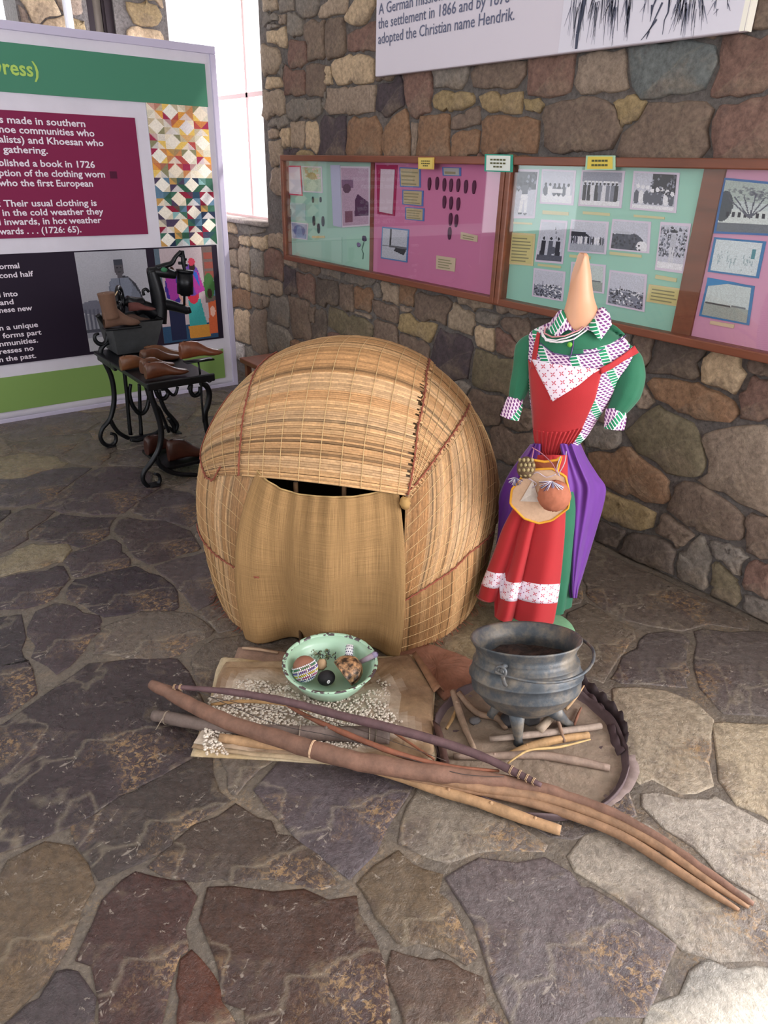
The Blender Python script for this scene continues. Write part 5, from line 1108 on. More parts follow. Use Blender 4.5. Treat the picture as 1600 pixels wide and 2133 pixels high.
prof=[(0,.088),(.05,.090),(.095,.105),(.132,.132),(.157,.163),(.1625,.169),(.166,.171),(.1665,.175),(.168,.195),(.170,.212),(.1745,.214),(.1745,.219),(.169,.222),(.165,.24),(.160,.252),(.163,.254),(.162,.259),(.155,.264),(.150,.278),(.153,.283),(.150,.287),(.156,.30),(.166,.318),(.170,.324),(.168,.327),(.160,.322),(.148,.298),(.142,.285),(.146,.262),(.155,.235),(.157,.21),(.150,.20)]
PB=np.array([1.421,1.073,.19]); dd=np.array([PB[0],PB[1],0]); dd/=np.linalg.norm(dd); ss=np.cross(dd,[0,0,1.])
PAX=np.array([0,0,1.])+dd*math.tan(R(17))-ss*math.tan(R(8)); PAX/=np.linalg.norm(PAX)
PU=ss-ss.dot(PAX)*PAX; PU/=np.linalg.norm(PU); PV=np.cross(PAX,PU)      # PU right, PV away from the viewer
PO=PB-PAX*.195
mb=MB(); mb.lathe(prof,PO,56,axis=PAX); mb.build('body',MT['castiron'],pot)
MT['soot']=mat('soot','#241b1b',.95,noise=.5,nscale=30,bump=1,bscale=50,bdist=.006,col2='#42302a')
pq=lambda a,r_,z: PO+PAX*z+(PU*math.cos(R(a))+PV*math.sin(R(a)))*r_
mb=MB(); P=np.array([[pq(9*k,r_,.252+.01*math.sin(k*.9)*math.sin(r_*40)+(rng.normal(0,.002) if r_ else 0)) for r_ in (0,.03,.06,.09,.12,.148)] for k in range(40)]); mb.grid(P,closeu=True); mb.build('soot_bed',MT['soot'],pot)
for (lx,ly,lz),ang_ in [((1080,1551,.010),-105),((1187,1512,.012),-20),((1022,1492,.02),150)]:
    b=gz(lx,ly,lz); t=pq(ang_,.085,.115); mb=MB(); mb.tube([t,t*.6+b*.4,b*.8+t*.2,b],[.026,.019,.013,.016],12); mb.build('leg',MT['castiron'],pot)
aL=-108
for a0 in (aL,aL+180):
    mb=MB(); mb.tube([pq(a0,.158,.286),pq(a0,.178,.291),pq(a0,.187,.28),pq(a0+1,.187,.262),pq(a0+2,.183,.242),pq(a0+2,.170,.232)],[.007,.007,.0065,.006,.006,.005],8,smooth=3); mb.build('lug',MT['castiron'],pot)
pts=[pq(aL+4+t*172,.192+.010*math.sin(math.pi*t),.270+.03*t-.022*math.sin(math.pi*min(1,t*1.6))) for t in np.linspace(0,1,26)]
c0=pq(aL,.195,.281); t_=-PU*math.sin(R(aL))+PV*math.cos(R(aL)); loop=[c0+.015*(-math.cos(a)*t_+math.sin(a)*PAX) for a in np.linspace(-.3,4.6,10)]
mb=MB(); mb.tube(loop[::-1]+pts,.0048,8,smooth=2); mb.build('bail_handle',MT['castiron'],pot)
# firewood
nfire=0
def stick(name,pts,rad,col,label,cat,group=None,n=10,knob=(),wob=.0,bark=None,smooth=4,shift=(0,0,0)):
    P=[gz(x,y,z)+np.array(shift) for x,y,z in pts]; s=mpp(P[0]); rad=list(rad) if hasattr(rad,'__len__') else [rad]*len(P); rr=[q*mpp(p_) for q,p_ in zip(rad,P)]
    P,rr=spline(P,rr,smooth); rr=rr*(1+rng.uniform(-.06,.06,len(rr))); P=P+rng.normal(0,.0012,P.shape)*wob
    mb=MB(); c=lin(col); mb.tube(P,rr,n,0,lambda t:jit(c,.06)); 
    for k in knob:
        i=int(k*(len(P)-1)); mb.blob(P[i]+np.array([random.uniform(-.3,.3)*rr[i],0,rr[i]*.75]),rr[i]*.45,7,5,0,jit(lin(col),.2),.15)
    o=mb.build(name,MT['stick'],None,origin=P[len(P)//2]); tag(o,label,cat,group); return o,P,rr
G_='firewood on the ash pan'
FW=[([(1020,1540,.03),(1100,1531,.04),(1180,1522,.035),(1252,1512,.03)],[6,8,8,7],'#8d7c70','grey split stick lying crosswise before the pot legs'),
([(1060,1572,.02),(1110,1553,.03),(1165,1540,.03),(1226,1531,.025)],[6,9,9,7],'#a5825a','tan peeling stick with pale inner wood before the pot'),
([(945,1576,.02),(1030,1575,.022),(1110,1572,.022),(1190,1583,.022),(1270,1600,.02)],[6,8,9,10,7],'#8a7568','longest brown stick lying along the front of the ash pan'),
([(944,1440,.04),(955,1478,.03),(970,1520,.02),(988,1560,.02)],[7,8,7,5],'#8c7563','straight brown stick left of the pot, pointing to the viewer'),
([(955,1442,.05),(975,1468,.03),(1000,1488,.02),(1035,1495,.02),(1054,1518,.02)],[6,7,7,8,5],'#7b6351','curved stick bending in under the left of the pot'),
([(951,1478,.02),(942,1498,.02),(930,1518,.02)],[3.5,4,3],'#9a7a52','short thin pale twig far left on the ash pan'),
([(1122,1522,.05),(1145,1497,.06),(1158,1485,.07)],[10,9,8],'#9a8876','thick pale split piece under the pot between its legs'),
([(1156,1482,.10),(1166,1512,.06),(1176,1546,.03)],[3.5,4,3],'#7a5f4e','thin dark twig leaning down over the crosswise sticks'),
([(1217,1428,.10),(1200,1452,.09),(1178,1478,.06)],[1.5,3,4],'#a98a68','sharp pale splinter sticking out right of the pot'),
([(1211,1474,.02),(1203,1492,.02),(1196,1512,.02)],[2,3,3],'#8a5f4c','small reddish twig on the right of the ash pan'),
([(1058,1590,.03),(1085,1571,.045),(1110,1561,.05),(1165,1556,.045),(1230,1540,.04)],[2,2.5,2.5,3,1.5],'#b59665','thin frayed strip of pale bark over the front sticks')]
for pts,rad,col,lab in FW: stick('firewood_stick',pts,rad,col,lab,'firewood',G_,8,knob=(.3,) if len(pts)>3 else ())
for x,y,s_,lab in [(1062,1500,.028,'black charred lump of wood between the pot legs'),(1108,1500,.022,'grey charred lump of wood near the middle of the pot base'),(990,1500,.016,'small dark ember lump left under the pot')]:
    p_=gz(x,y,.02); p_[2]=.008+s_*.6; mb=MB(); mb.blob(p_,(s_*1.3,s_,s_*.6),10,7,0,lin('#2c2a2e' if s_>.024 else '#5d5a5c'),.2); tag(mb.build('charred_lump',MT['vcm'],None,origin=p_),lab,'charcoal')
# ================================================================= HIDES
def field(name,outline,z0,th,colf,parent,m='hide',rough=.004,ncell=.012,dome=0,label=None,taper=.5):
    """soft flat skin: outline in px on the floor, an upper surface with relief, an edge and an underside"""
    P=resample([gz(x,y,z0)[:2] for x,y in outline+outline[:1]],121)[:-1]; c=P.mean(0); n=len(P); S_=[0,.1,.2,.3,.4,.5,.6,.7,.78,.85,.91,.96,1.0]; G=[]
    for k in range(n):
        row=[]
        for s_ in S_:
            q=c+(P[k]-c)*s_; e=1 if s_<.9 else (.85 if s_<1 else taper); hz=z0+th*e+dome*(1-s_)+ (math.sin(q[0]*37+q[1]*21)+math.sin(q[0]*-19+q[1]*43))*rough*.5*(1 if s_<1 else .4)+(rng.normal(0,rough*.3) if 0<s_<1 else 0)
            row.append([q[0],q[1],hz])
        q=P[k]; row.append([*(c+(q-c)*1.003),z0+th*.3]); row.append([*(c+(q-c)*.99),z0]); G.append(row)
    G=np.array(G); mb=MB(); mb.grid(G,0,lambda i,j:colf(G[i,j]),closeu=True); mb.add([G[:,-1].mean(0)]+list(G[:,-1]),[(0,1+(i+1)%n,1+i) for i in range(n)],0,colf(G[0,-1])); return mb.build(name,MT[m],parent,label=label)
def mixc(a,b,t): t=max(0,min(1,t)); return tuple(x*(1-t)+y*t for x,y in zip(a,b))
hs=empty('folded_sheepskin',gz(650,1480)*[1,1,0],'folded cream and brown sheepskin with white fleece under the bowl and sticks','hide')
cream,tan_,brn,flc=lin('#c3b193'),lin('#977c60'),lin('#6d5040'),lin('#d3c8bb')
field('lower_fold',[(398,1578),(415,1530),(436,1470),(450,1400),(462,1372),(520,1378),(640,1390),(850,1400),(880,1500),(900,1575),(880,1610),(780,1603),(680,1594),(560,1586)],.0,.017,lambda q:jit(mixc(cream,lin('#a8906c'),.5+.5*math.sin(q[0]*23)),.05),hs,rough=.003)
field('middle_fold',[(400,1560),(425,1520),(440,1470),(455,1410),(470,1382),(640,1380),(858,1366),(884,1400),(906,1440),(902,1500),(910,1580),(900,1604),(780,1598),(660,1590),(520,1576)],.018,.014,lambda q:jit(mixc(cream,tan_,.5+.5*math.sin(q[0]*13+q[1]*9)),.05),hs,rough=.004)
def ffac(q):
    u,v=q[0],q[1]; n1=math.sin(u*31+v*17)*.3+math.sin(u*13-v*29)*.3+math.sin(u*67+v*53)*.15
    # white wool in a band along the near side and round the bowl; bare brown skin at the far left and right
    pts=((.72,1.60,.15),(.86,1.50,.16),(1.0,1.38,.14),(.62,1.58,.10)); d=min(math.hypot(u-a,v-b)/r_ for a,b,r_ in pts)
    return max(0,min(1,(d-.8)*2.0+n1))
def fcol(q):
    u,v=q[0],q[1]; d=math.hypot((u-.87)/.34,(v-1.47)/.20); n1=math.sin(u*31+v*17)*.2+math.sin(u*11-v*29)*.25+random.uniform(-.12,.12)
    return jit(mixc(flc,mixc(tan_,brn,.3+n1),ffac(q)),.05)
def scol(q):
    return jit(mixc(mixc(flc,tan_,.45),mixc(tan_,brn,.25+.2*math.sin(q[0]*23+q[1]*31)),ffac(q)),.03)
field('fleece_side',[(404,1550),(428,1512),(443,1455),(455,1415),(468,1392),(540,1392),(600,1395),(700,1385),(800,1372),(852,1364),(878,1400),(903,1440),(898,1500),(904,1570),(880,1590),(780,1588),(660,1578),(520,1566)],.032,.010,scol,hs,rough=.006)
# tufts of wool standing off the fleece
mb=MB()
for k in range(4200):
    px=random.uniform(425,885); py=random.uniform(1415,1582)
    q_=gz(px,py,.04); c_=fcol(q_); ff_=ffac(q_)
    if ff_>.45 or (ff_>.2 and random.random()<.6): continue
    if ((px-690)/85)**2+((py-1430)/24)**2<1: continue
    p_=gz(px,py,.0465); s_=random.uniform(.003,.0065); mb.blob(p_,(s_,s_,s_*.6),5,3,0,jit(c_,.08),.3)
mb.build('wool_tufts',MT['hide'],hs,kind='stuff')
lh=empty('leather_sheet',gz(560,1375)*[1,1,0],'stiff grey-brown leather sheet sticking out behind the sheepskin, left of the bowl','leather')
field('leather',[(484,1385),(496,1352),(520,1350),(560,1356),(620,1366),(640,1384),(560,1384)],.0,.012,lambda q:jit(lin('#8a6f60'),.04),lh,rough=.001)
mb=MB(); mb.tube([gz(x,y,.02) for x,y in [(505,1350),(540,1353),(580,1360)]],.005,8,0,lin('#a88c74')); mb.build('rolled_edge',MT['vcm'],lh)
rh=empty('brown_hide',gz(920,1400)*[1,1,0],'smooth red-brown hide spread between the sheepskin and the pot','hide')
field('hide',[(800,1372),(850,1350),(900,1345),(950,1362),(1000,1385),(1010,1400),(975,1430),(955,1446),(925,1462),(905,1440),(890,1410)],.0,.012,lambda q:jit(lin('#8a5f4c'),.04),rh,rough=.004)
mb=MB(); G=[]
for t in np.linspace(0,1,14):
    a=gz(858+46*t,1362+80*t,.045); b=gz(870+56*t,1372+68*t,.02); m_=(a+b)/2+np.array([.004,0,.022]); G.append([a,m_,b])
mb.sheet(np.array(G),.003,0,lin('#8a644a')); mb.build('turned_edge',MT['hide'],rh)
mb=MB(); G=[]
for t in np.linspace(0,1,14):
    a=gz(902+20*t,1500+100*t,.045-.01*t); b=gz(925+15*t,1535+70*t,.006+.02*math.sin(t*3.1)); G.append([a,(a+b)/2+np.array([.006,.0,.01]),b])
mb.sheet(np.array(G),.003,0,lin('#4a2f28')); sc=mb.build('leather_scrap',MT['hide'],None,origin=gz(915,1560)); tag(sc,'dark curled leather scrap at the right corner of the sheepskin','leather')
# ================================================================= ENAMEL BOWL AND ITS CONTENTS
BC=np.array([1.012,1.552,.044]); MT['enamel']=mat('green_enamel','#aacdb4',.25,noise=.05,nscale=8)
def chipmat():
    m=MT['enamel'].copy(); m.name='chipped_enamel'; nt=m.node_tree; N=nt.nodes; L=nt.links; p=N['Principled BSDF']; src=p.inputs['Base Color'].links[0].from_socket
    nz=N.new('ShaderNodeTexNoise'); nz.inputs['Scale'].default_value=38; nz.inputs['Detail'].default_value=5; tc=N.new('ShaderNodeTexCoord'); L.new(tc.outputs['Object'],nz.inputs['Vector'])
    mr=N.new('ShaderNodeMapRange'); mr.inputs[1].default_value=.5; mr.inputs[2].default_value=.53; L.new(nz.outputs[0],mr.inputs[0]); k=N.new('ShaderNodeMix'); k.data_type='RGBA'; L.new(mr.outputs[0],k.inputs[0]); L.new(src,k.inputs[6]); k.inputs[7].default_value=(*lin('#4f4348'),1); L.new(k.outputs[2],p.inputs['Base Color']); return m
MT['chip']=chipmat()
bowl=empty('enamel_bowl',BC,'chipped pale green enamel bowl holding beaded objects, standing on the sheepskin','bowl')
mb=MB(); mb.lathe([(0,.004),(.084,.004),(.090,0),(.097,.004),(.118,.030),(.138,.062),(.148,.086),(.1465,.087),(.136,.063),(.114,.031),(.092,.008),(0,.007)],BC,56); mb.build('basin',MT['enamel'],bowl)
mb=MB(); mb.lathe([(.148,.085),(.156,.088),(.158,.091),(.156,.0935),(.147,.091),(.1465,.087)],BC,56); mb.build('rolled_rim',MT['chip'],bowl,label='rim with the enamel chipped to dark metal')
inb=lambda px,py,z:gz(px,py,z)
c=inb(635,1392,.105); egg=empty('beaded_egg',c,'round brown egg netted in white and coloured beads, left in the green bowl','egg')
mb=MB(); mb.blob(c,(.040,.040,.043),26,18,0,lin('#8a5b48')); mb.build('shell',MT['vcm'],egg)
axe=np.array([-.04,.50,.8]); axe=axe/np.linalg.norm(axe); bcl=['#dfe0e6','#3f8a6a','#e6e3ea','#6a5aa8','#e2e2e8','#d8c84a','#e8e4ea','#b04a86','#e0e0e6','#3a4a8a','#e2e2e8','#7aa8b0','#e2e2e8']
upx=np.cross(axe,[0,0,1.]); upx/=np.linalg.norm(upx); upy=np.cross(axe,upx)
for k in range(13):
    ph=math.pi*(.40+.042*k); mb=MB(); nb=max(5,int(40*math.sin(ph)))
    for i in range(nb):
        a=2*math.pi*i/nb; d=axe*math.cos(ph)+math.sin(ph)*(math.cos(a)*upx+math.sin(a)*upy); mb.blob(c+d*np.array([.0418,.0418,.0448]),.0029,5,3,0,lin(bcl[k] if (i+k)%5 else '#e6e3ea'))
    mb.build('bead_row',MT['vcm'],egg,kind='stuff')
c=inb(722,1398,.10); tsh=empty('tortoise_shell',c,'mottled tortoise shell lying open side left in the green bowl','shell')
mb=MB(); n,m_=30,12; P=np.zeros((n,m_+1,3)); ax1=np.array([.74,-.12,.42]); ax1/=np.linalg.norm(ax1); u_=np.cross(ax1,[0,0,1.]);u_/=np.linalg.norm(u_); w_=np.cross(u_,ax1)
for i in range(n):
    for j in range(m_+1):
        ph=(math.pi*.58)*j/m_; th=2*math.pi*i/n; P[i,j]=c+(ax1*math.cos(ph)*.052+math.sin(ph)*(math.cos(th)*u_*.054+math.sin(th)*w_*.044))*(1+.02*math.sin(th*7)*math.sin(ph*3))
MT['tort']=mat('tortoise','#3a2a22',.4,noise=.4,nscale=55,col2='#b08560',bump=.5,bscale=60,bdist=.003)
mb.sheet(P,.0025); mb.build('shell',MT['tort'],tsh); mb=MB(); mb.tube([p_ for p_ in P[:,-1]]+[P[0,-1]],.0028,6,0,lin('#7a5f48')); mb.build('shell_rim',MT['vcm'],tsh)
a=inb(726,1374,.095); b=inb(729,1344,.125); bt=MB(); bt.tube([a,b],.0125,16,0,lin('#e8e6ec')); o=empty('beaded_tube',a,'upright white beaded tube with dark dots, right in the green bowl','tube'); bt.build('tube',MT['vcm'],o)
ax_=(b-a)/np.linalg.norm(b-a); uu=np.cross(ax_,[1,0,0.]);uu/=np.linalg.norm(uu); ww=np.cross(ax_,uu); bt=MB()
for j in range(5):
    for i in range(10):
        th=2*math.pi*(i+.5*(j%2))/10; bt.blob(a+(b-a)*(.12+.19*j)+.0125*(math.cos(th)*uu+math.sin(th)*ww),.0022,5,3,0,lin('#3a2f5a'))
bt.build('dot_beads',MT['vcm'],o,kind='stuff')
a=inb(745,1382,.10); b=inb(781,1364,.142); mb=MB(); mb.tube([a,a*.5+b*.5,b],[.007,.009,.011],12,0,lin('#9a8a98')); mb.blob(b,.0115,10,6,0,lin('#8d82a0')); o=empty('beaded_stick',b,'mauve beaded stick handle resting over the right rim of the green bowl','stick'); mb.build('handle',MT['vcm'],o); mb=MB(); mb.blob(b+(b-a)/np.linalg.norm(b-a)*.009,.0045,8,5,0,lin('#4a3a5a')); mb.build('end_bead',MT['vcm'],o)
c=inb(680,1412,.085); o=empty('black_gourd',c,'black gourd with a white ring bead, low at the front of the green bowl','gourd'); mb=MB(); mb.blob(c,(.030,.028,.024),16,10,0,lin('#17151a')); mb.build('gourd',MT['vcm'],o); mb=MB(); mb.tube([c+np.array([-.012,-.030,.010])+.005*np.array([math.cos(t)*.8,-.2,math.sin(t)]) for t in np.linspace(0,6.28,12)],.002,6,0,lin('#dcdce2')); mb.build('ring_bead',MT['vcm'],o)
c=inb(670,1385,.10); mb=MB(); mb.blob(c,(.018,.016,.022),10,8,0,lin('#b99a78'),.12); tag(mb.build('hide_bag',MT['vcm'],None,origin=c),'small tan hide bag between the beaded egg and the tortoise shell','bag')
mb=MB()
for k in range(60):
    p_=inb(random.uniform(650,700),random.uniform(1354,1374),random.uniform(.075,.10)); q=p_+rng.normal(0,.008,3); mb.tube([p_,(p_+q)/2+np.array([0,0,.004]),q],.0018,4,0,lin(random.choice(['#5f6a4a','#4a4a54','#7a7450','#3a3a42','#8a8468'])))
o=mb.build('bead_tangle',MT['vcm'],None,kind='stuff',origin=inb(675,1365,.085)); tag(o,'tangled green and dark bead strings at the back of the green bowl','beads')
# ================================================================= LONG STICKS
o,P1,r1_=stick('split_pole',[(314,1425,.075),(360,1447,.075),(420,1480,.075),(500,1513,.075),(600,1545,.075),(700,1575,.075),(800,1596,.07),(900,1611,.065),(1000,1622,.06),(1100,1636,.055),(1180,1658,.05),(1280,1695,.045),(1380,1752,.035),(1480,1822,.028),(1573,1884,.018)],[10,14,15,17,18,20,20,19,16,13,11,11,11,10,5],'#785849','longest pole, red-brown with a split grain, ending in three prongs at lower right','pole',None,12,wob=1)
for pts,rad in [([(900,1622,.05),(1000,1640,.045),(1100,1655,.04),(1180,1675,.038),(1280,1714,.034),(1380,1768,.028),(1470,1832,.022),(1560,1890,.012)],[8,12,12,11,11,10,9,4]),([(840,1618,.04),(950,1640,.035),(1060,1660,.03),(1180,1695,.028),(1290,1738,.025),(1390,1800,.02),(1470,1852,.016),(1540,1896,.010)],[5,9,10,10,10,10,9,4])]:
    PP=np.array([gz(x,y,z) for x,y,z in pts]); rr=np.array([q*mpp(p_) for q,p_ in zip(rad,PP)]); PP,rr=spline(PP,rr,4); mb=MB(); c_=lin('#8d6c52'); mb.tube(PP,rr,10,0,lambda t:jit(c_,.05)); mb.build('prong',MT['stick'],o)
i=int(len(P1)*.33); mb=MB(); 
for d_ in (0,1): 
    ii=i+0; t=P1[ii+1]-P1[ii]; t/=np.linalg.norm(t); u=np.cross(t,[0,0,1.]);u/=np.linalg.norm(u); w=np.cross(u,t); mb.tube([P1[ii]+t*.003*d_+(r1_[ii]+.001)*(math.cos(a)*u+math.sin(a)*w) for a in np.linspace(0,6.28,18)],.0016,5,0,lin('#c9a88a'))
mb.build('binding',MT['vcm'],o)
o,P2,r2_=stick('digging_stick',[(362,1431,.10),(430,1436,.10),(500,1444,.105),(600,1462,.11),(700,1488,.11),(800,1513,.11),(900,1540,.105),(1000,1574,.095),(1080,1612,.085),(1128,1636,.078)],[5,6,7.5,8.5,9,9.5,9.5,9,8.5,4.5],'#5b4346','dark purple-brown straight stick crossing over the split pole, bound near its tip','stick',None,10)
for i0 in (.86,.88,.90,.92,.02,.04):
    ii=int(len(P2)*i0); t=P2[min(ii+1,len(P2)-1)]-P2[ii]; t/=np.linalg.norm(t); u=np.cross(t,[0,0,1.]);u/=np.linalg.norm(u); w=np.cross(u,t); mb=MB(); mb.tube([P2[ii]+t*.004*k/18+(r2_[ii]+.001)*(math.cos(a)*u+math.sin(a)*w) for k,a in enumerate(np.linspace(0,12.5,30))],.0016,5,0,lin('#a08468')); mb.build('binding',MT['vcm'],o)
o,P3,r3_=stick('grey_log',[(320,1490,.022),(360,1497,.03),(420,1508,.04),(500,1520,.05),(600,1527,.055),(700,1529,.058),(770,1531,.058),(812,1533,.058)],[11,13,14,15,16,17,18,17],'#6b5c56','thick grey-brown branch tied with string under the split pole','branch',None,12,knob=(.4,.7))
for i0 in (.13,.62,.86,.87,.88):
    ii=int(len(P3)*i0); t=P3[ii+1]-P3[ii]; t/=np.linalg.norm(t); u=np.cross(t,[0,0,1.]);u/=np.linalg.norm(u); w=np.cross(u,t); mb=MB(); R0=P3[ii]; mb.tube([R0+(r3_[ii]+.0012)*(math.cos(a)*u+math.sin(a)*w) for a in np.linspace(0,6.4,18)],.0018,5,0,lin('#8d7f70'))
    if i0<.7: mb.tube([R0+w*r3_[ii]*0+np.array([0,0,r3_[ii]]),R0+u*.02+np.array([0,0,r3_[ii]*.8]),R0+u*.045+np.array([-.01,0,-.005])],.0014,4,0,lin('#8d7f70'))
    mb.build('binding',MT['vcm'],o)
stick('pale_stick',[(458,1537,.050),(540,1548,.045),(640,1562,.036),(740,1590,.03),(820,1614,.026),(910,1645,.024),(1000,1672,.022),(1090,1704,.02),(1168,1730,.018)],[10,11,11,10,10,11,12,12,11],'#a5825f','smooth pale tan stick with dark knots, emerging below the split pole','stick',None,12,knob=(.62,.66,.8,.93))
stick('red_stick',[(600,1470,.075),(650,1497,.075),(720,1528,.085),(800,1560,.09),(880,1585,.08),(960,1600,.075),(1040,1606,.07)],[3,5,6.5,6.5,6,5,3],'#824f3a','slender reddish bow stave lying between the dark stick and the split pole','bow',None,8)
stick('thin_reed',[(440,1468,.05),(500,1461,.06),(580,1465,.07),(660,1483,.085),(740,1505,.09)],[3,4,4,4,3],'#b08a5c','thin pale reed arching over the fleece, left end over the hide edge','reed',None,6)
stick('thin_twig',[(800,1512,.07),(850,1545,.06),(905,1582,.05)],[2.5,3,2.5],'#9a6248','short thin reddish twig at the right edge of the sheepskin','twig',None,6)
stick('bow_string',[(395,1432,.10),(480,1470,.09),(580,1510,.09),(700,1535,.09),(850,1580,.088),(960,1612,.085),(1050,1618,.082)],[1,1,1,1,1,1,1],'#3a3230','thin dark string running along under the dark stick','string',None,4)
stick('second_string',[(440,1452,.08),(560,1478,.08),(700,1505,.085),(820,1545,.085),(930,1585,.082)],[.9]*5,'#4a3a34','second thin string crossing the fleece just below the reed','string',None,4)
# ================================================================= PATCHER STAND
st=empty('patcher_stand',(1.35,3.9,0),'ornate black cast iron treadle stand with curling legs before the banner','stand')
def iron(Yp,paths,name,parent=st,m='iron',yo=0):
    mb=MB()
    for pts in paths:
        P=[oY(p_[0],p_[1],Yp)+np.array([0,yo,0]) for p_ in pts]; rr=[1.15*max(.5,(p_[2] if len(p_)>2 else 4.2))*mpp(P[0]) for p_ in pts]; mb.tube(P,rr,8,smooth=4,flat=.8)
    return mb.build(name,MT[m],parent)
iron(4.25,[[(204,656,6),(214,668,6),(223,684,5.5),(224,703,5),(217,716,5),(206,716,5),(198,708,4.5),(198,698,4),(206,695,3)],[(224,745,4),(236,737,5),(241,724,5),(234,714,5),(222,715,5),(211,726,5.5),(210,740,5.5),(219,757,5.5),(231,782,6),(237,812,6),(237,842,6),(229,873,5.5),(214,892,5),(209,910,5),(217,924,5),(231,928,5),(241,919,4.5),(240,906,4),(230,903,3.5)]],'leg')
iron(4.25,[[(229,873,5),(238,890,5),(250,903,5),(268,913,5)]],'leg_brace')
iron(4.25,[[(258,765,4.5),(264,820,4.5),(268,870,4.5),(272,905,5)]],'upright'); iron(4.25,[[(290,858,4),(293,880,4),(294,905,5)]],'upright')
iron(4.25,[[(272,800,4),(270,822,4.5),(277,846,5),(292,862,5),(306,850,5),(310,820,4.5),(302,800,4)],[(290,800,4),(291,830,4),(292,860,4)]],'scroll_loop')
iron(4.25,[[(331,812,4.5),(335,832,5),(345,855,5),(360,872,5),(369,885,5),(366,897,4)],[(362,900,3.5),(350,890,4),(338,892,4.5),(325,903,5),(297,910,5),(272,914,5)]],'leg')
iron(4.2,[[(272,916,4),(285,918,4.5),(297,914,4.5),(312,914,4.5),(325,922,4)]],'stretcher')
iron(3.53,[[(312,803,6),(315,825,6.5),(324,850,7),(333,880,7),(336,905,7),(331,935,6.5),(316,962,6),(300,983,5.5),(298,1000,5.5),(308,1012,5.5),(324,1012,5),(333,1002,4.5),(331,990,4),(321,987,3.5)]],'leg')
iron(3.53,[[(326,948,5.5),(333,968,5.5),(350,981,5.5),(375,988,5.5),(404,989,5.5),(425,996,5)]],'leg_brace')
iron(3.53,[[(324,812,4.5),(330,826,5),(342,830,5),(350,820,4.5),(345,811,4),(336,812,3)]],'scroll_loop')
iron(3.53,[[(392,812,3),(398,800,4.5),(397,815,5),(405,824,5),(416,818,5),(417,806,4.5)]],'scroll_loop')
iron(3.53,[[(418,798,6),(430,804,6.5),(436,820,6.5),(433,842,6.5),(427,862,6.5),(430,890,6),(438,925,6),(450,960,6)]],'leg')
iron(3.53,[[(345,808,3.5),(358,822,3.5),(366,820,3.5),(370,806,3.5)]],'bracket')
iron(3.5,[[(419,790,2.5),(420,830,2.5),(424,880,2.5)]],'rod')
for yy,pts in ((3.9,[(326,830),(336,850)]),):
    iron(3.9,[[(300,790,4),(312,830,4.5),(330,850,4.5),(340,870,4),(352,900,4)]],'cross_stay')
def slab(name,x0,x1,y0,y1,z0,z1,m='iron',parent=st,b=.006):
    mb=MB(); mb.box((x0,y0,z0),(x1,y1,z1)); return bevel(mb.build(name,MT[m],parent,smooth=False),b)
z_t=oY(310,800,3.45)[2]
slab('table_plate',1.17,1.53,3.45,4.02,z_t-.03,z_t-.004); slab('table_lip',1.165,1.535,3.44,3.455,z_t-.035,z_t+.006)
slab('side_rail',1.18,1.20,4.0,4.3,z_t-.06,z_t-.02); slab('side_rail',1.50,1.52,4.0,4.3,z_t-.06,z_t-.02); slab('back_plate',1.17,1.53,4.02,4.32,z_t-.03,z_t-.006)
slab('treadle',1.24,1.52,3.56,3.9,.055,.075,b=.004)
for x in (1.163,): 
    for y in (3.53,4.25): slab('foot_pad',x-.03,x+.03,y-.03,y+.03,0,.012)
for x,y in ((1.56,3.53),(1.60,4.25)): slab('foot_pad',x-.02,x+.02,y-.03,y+.03,0,.012)
for yy,x0 in ((3.53,1.54),(4.25,1.55)):
    mb=MB(); mb.tube([(x0,yy,.12),(x0+.03,yy,.05),(x0+.03,yy,.01)],.014,8,smooth=3); mb.build('foot',MT['iron'],st)
# grey metal box on the stand
B0=[oY(x,y,4.08) for x,y in [(232,672),(341,668),(331,742),(252,750)]]; zb_=z_t; zt_=(B0[0][2]+B0[1][2])/2
tb_=empty('metal_box',((B0[0][0]+B0[1][0])/2,4.2,zb_),'dull grey tapering metal box full of shoes on the black iron stand','box')
mb=MB(); f=[(B0[0][0],4.08,zt_),(B0[1][0],4.08,zt_),(B0[2][0],4.12,zb_),(B0[3][0],4.12,zb_)]; bk=[(x,4.36-(y-4.08),z) for x,y,z in f]
mb.add(f+bk,[(0,3,2,1),(4,5,6,7),(0,4,7,3),(1,2,6,5),(3,7,6,2)],0,lin('#4b4d50')); mb.add([(p_[0]*.97+sum(q[0] for q in f)/4*.03,p_[1]+(.008 if p_[1]<4.2 else -.008),p_[2]-(0 if p_[2]>zt_-.01 else -.01)) for p_ in f+bk],[(0,1,2,3),(4,7,6,5),(0,3,7,4),(1,5,6,2),(3,2,6,7)],0,lin('#35373a'))
MT['grey_metal']=mat('dull_grey_metal',vcol=True,rough=.5,metal=.4,noise=.2,nscale=20); bx_=mb.build('box',MT['grey_metal'],tb_,smooth=False)
mb=MB(); mb.tube([f[0],f[1],bk[1],bk[0],f[0]],.005,6); mb.build('rim',MT['iron'],tb_)
mb=MB(); c=oY(335,735,4.1); mb.tube([c+.014*np.array([math.cos(t),0,math.sin(t)*1.3]) for t in np.linspace(0,6.28,14)],.0035,6); mb.build('ring_handle',MT['iron'],tb_)
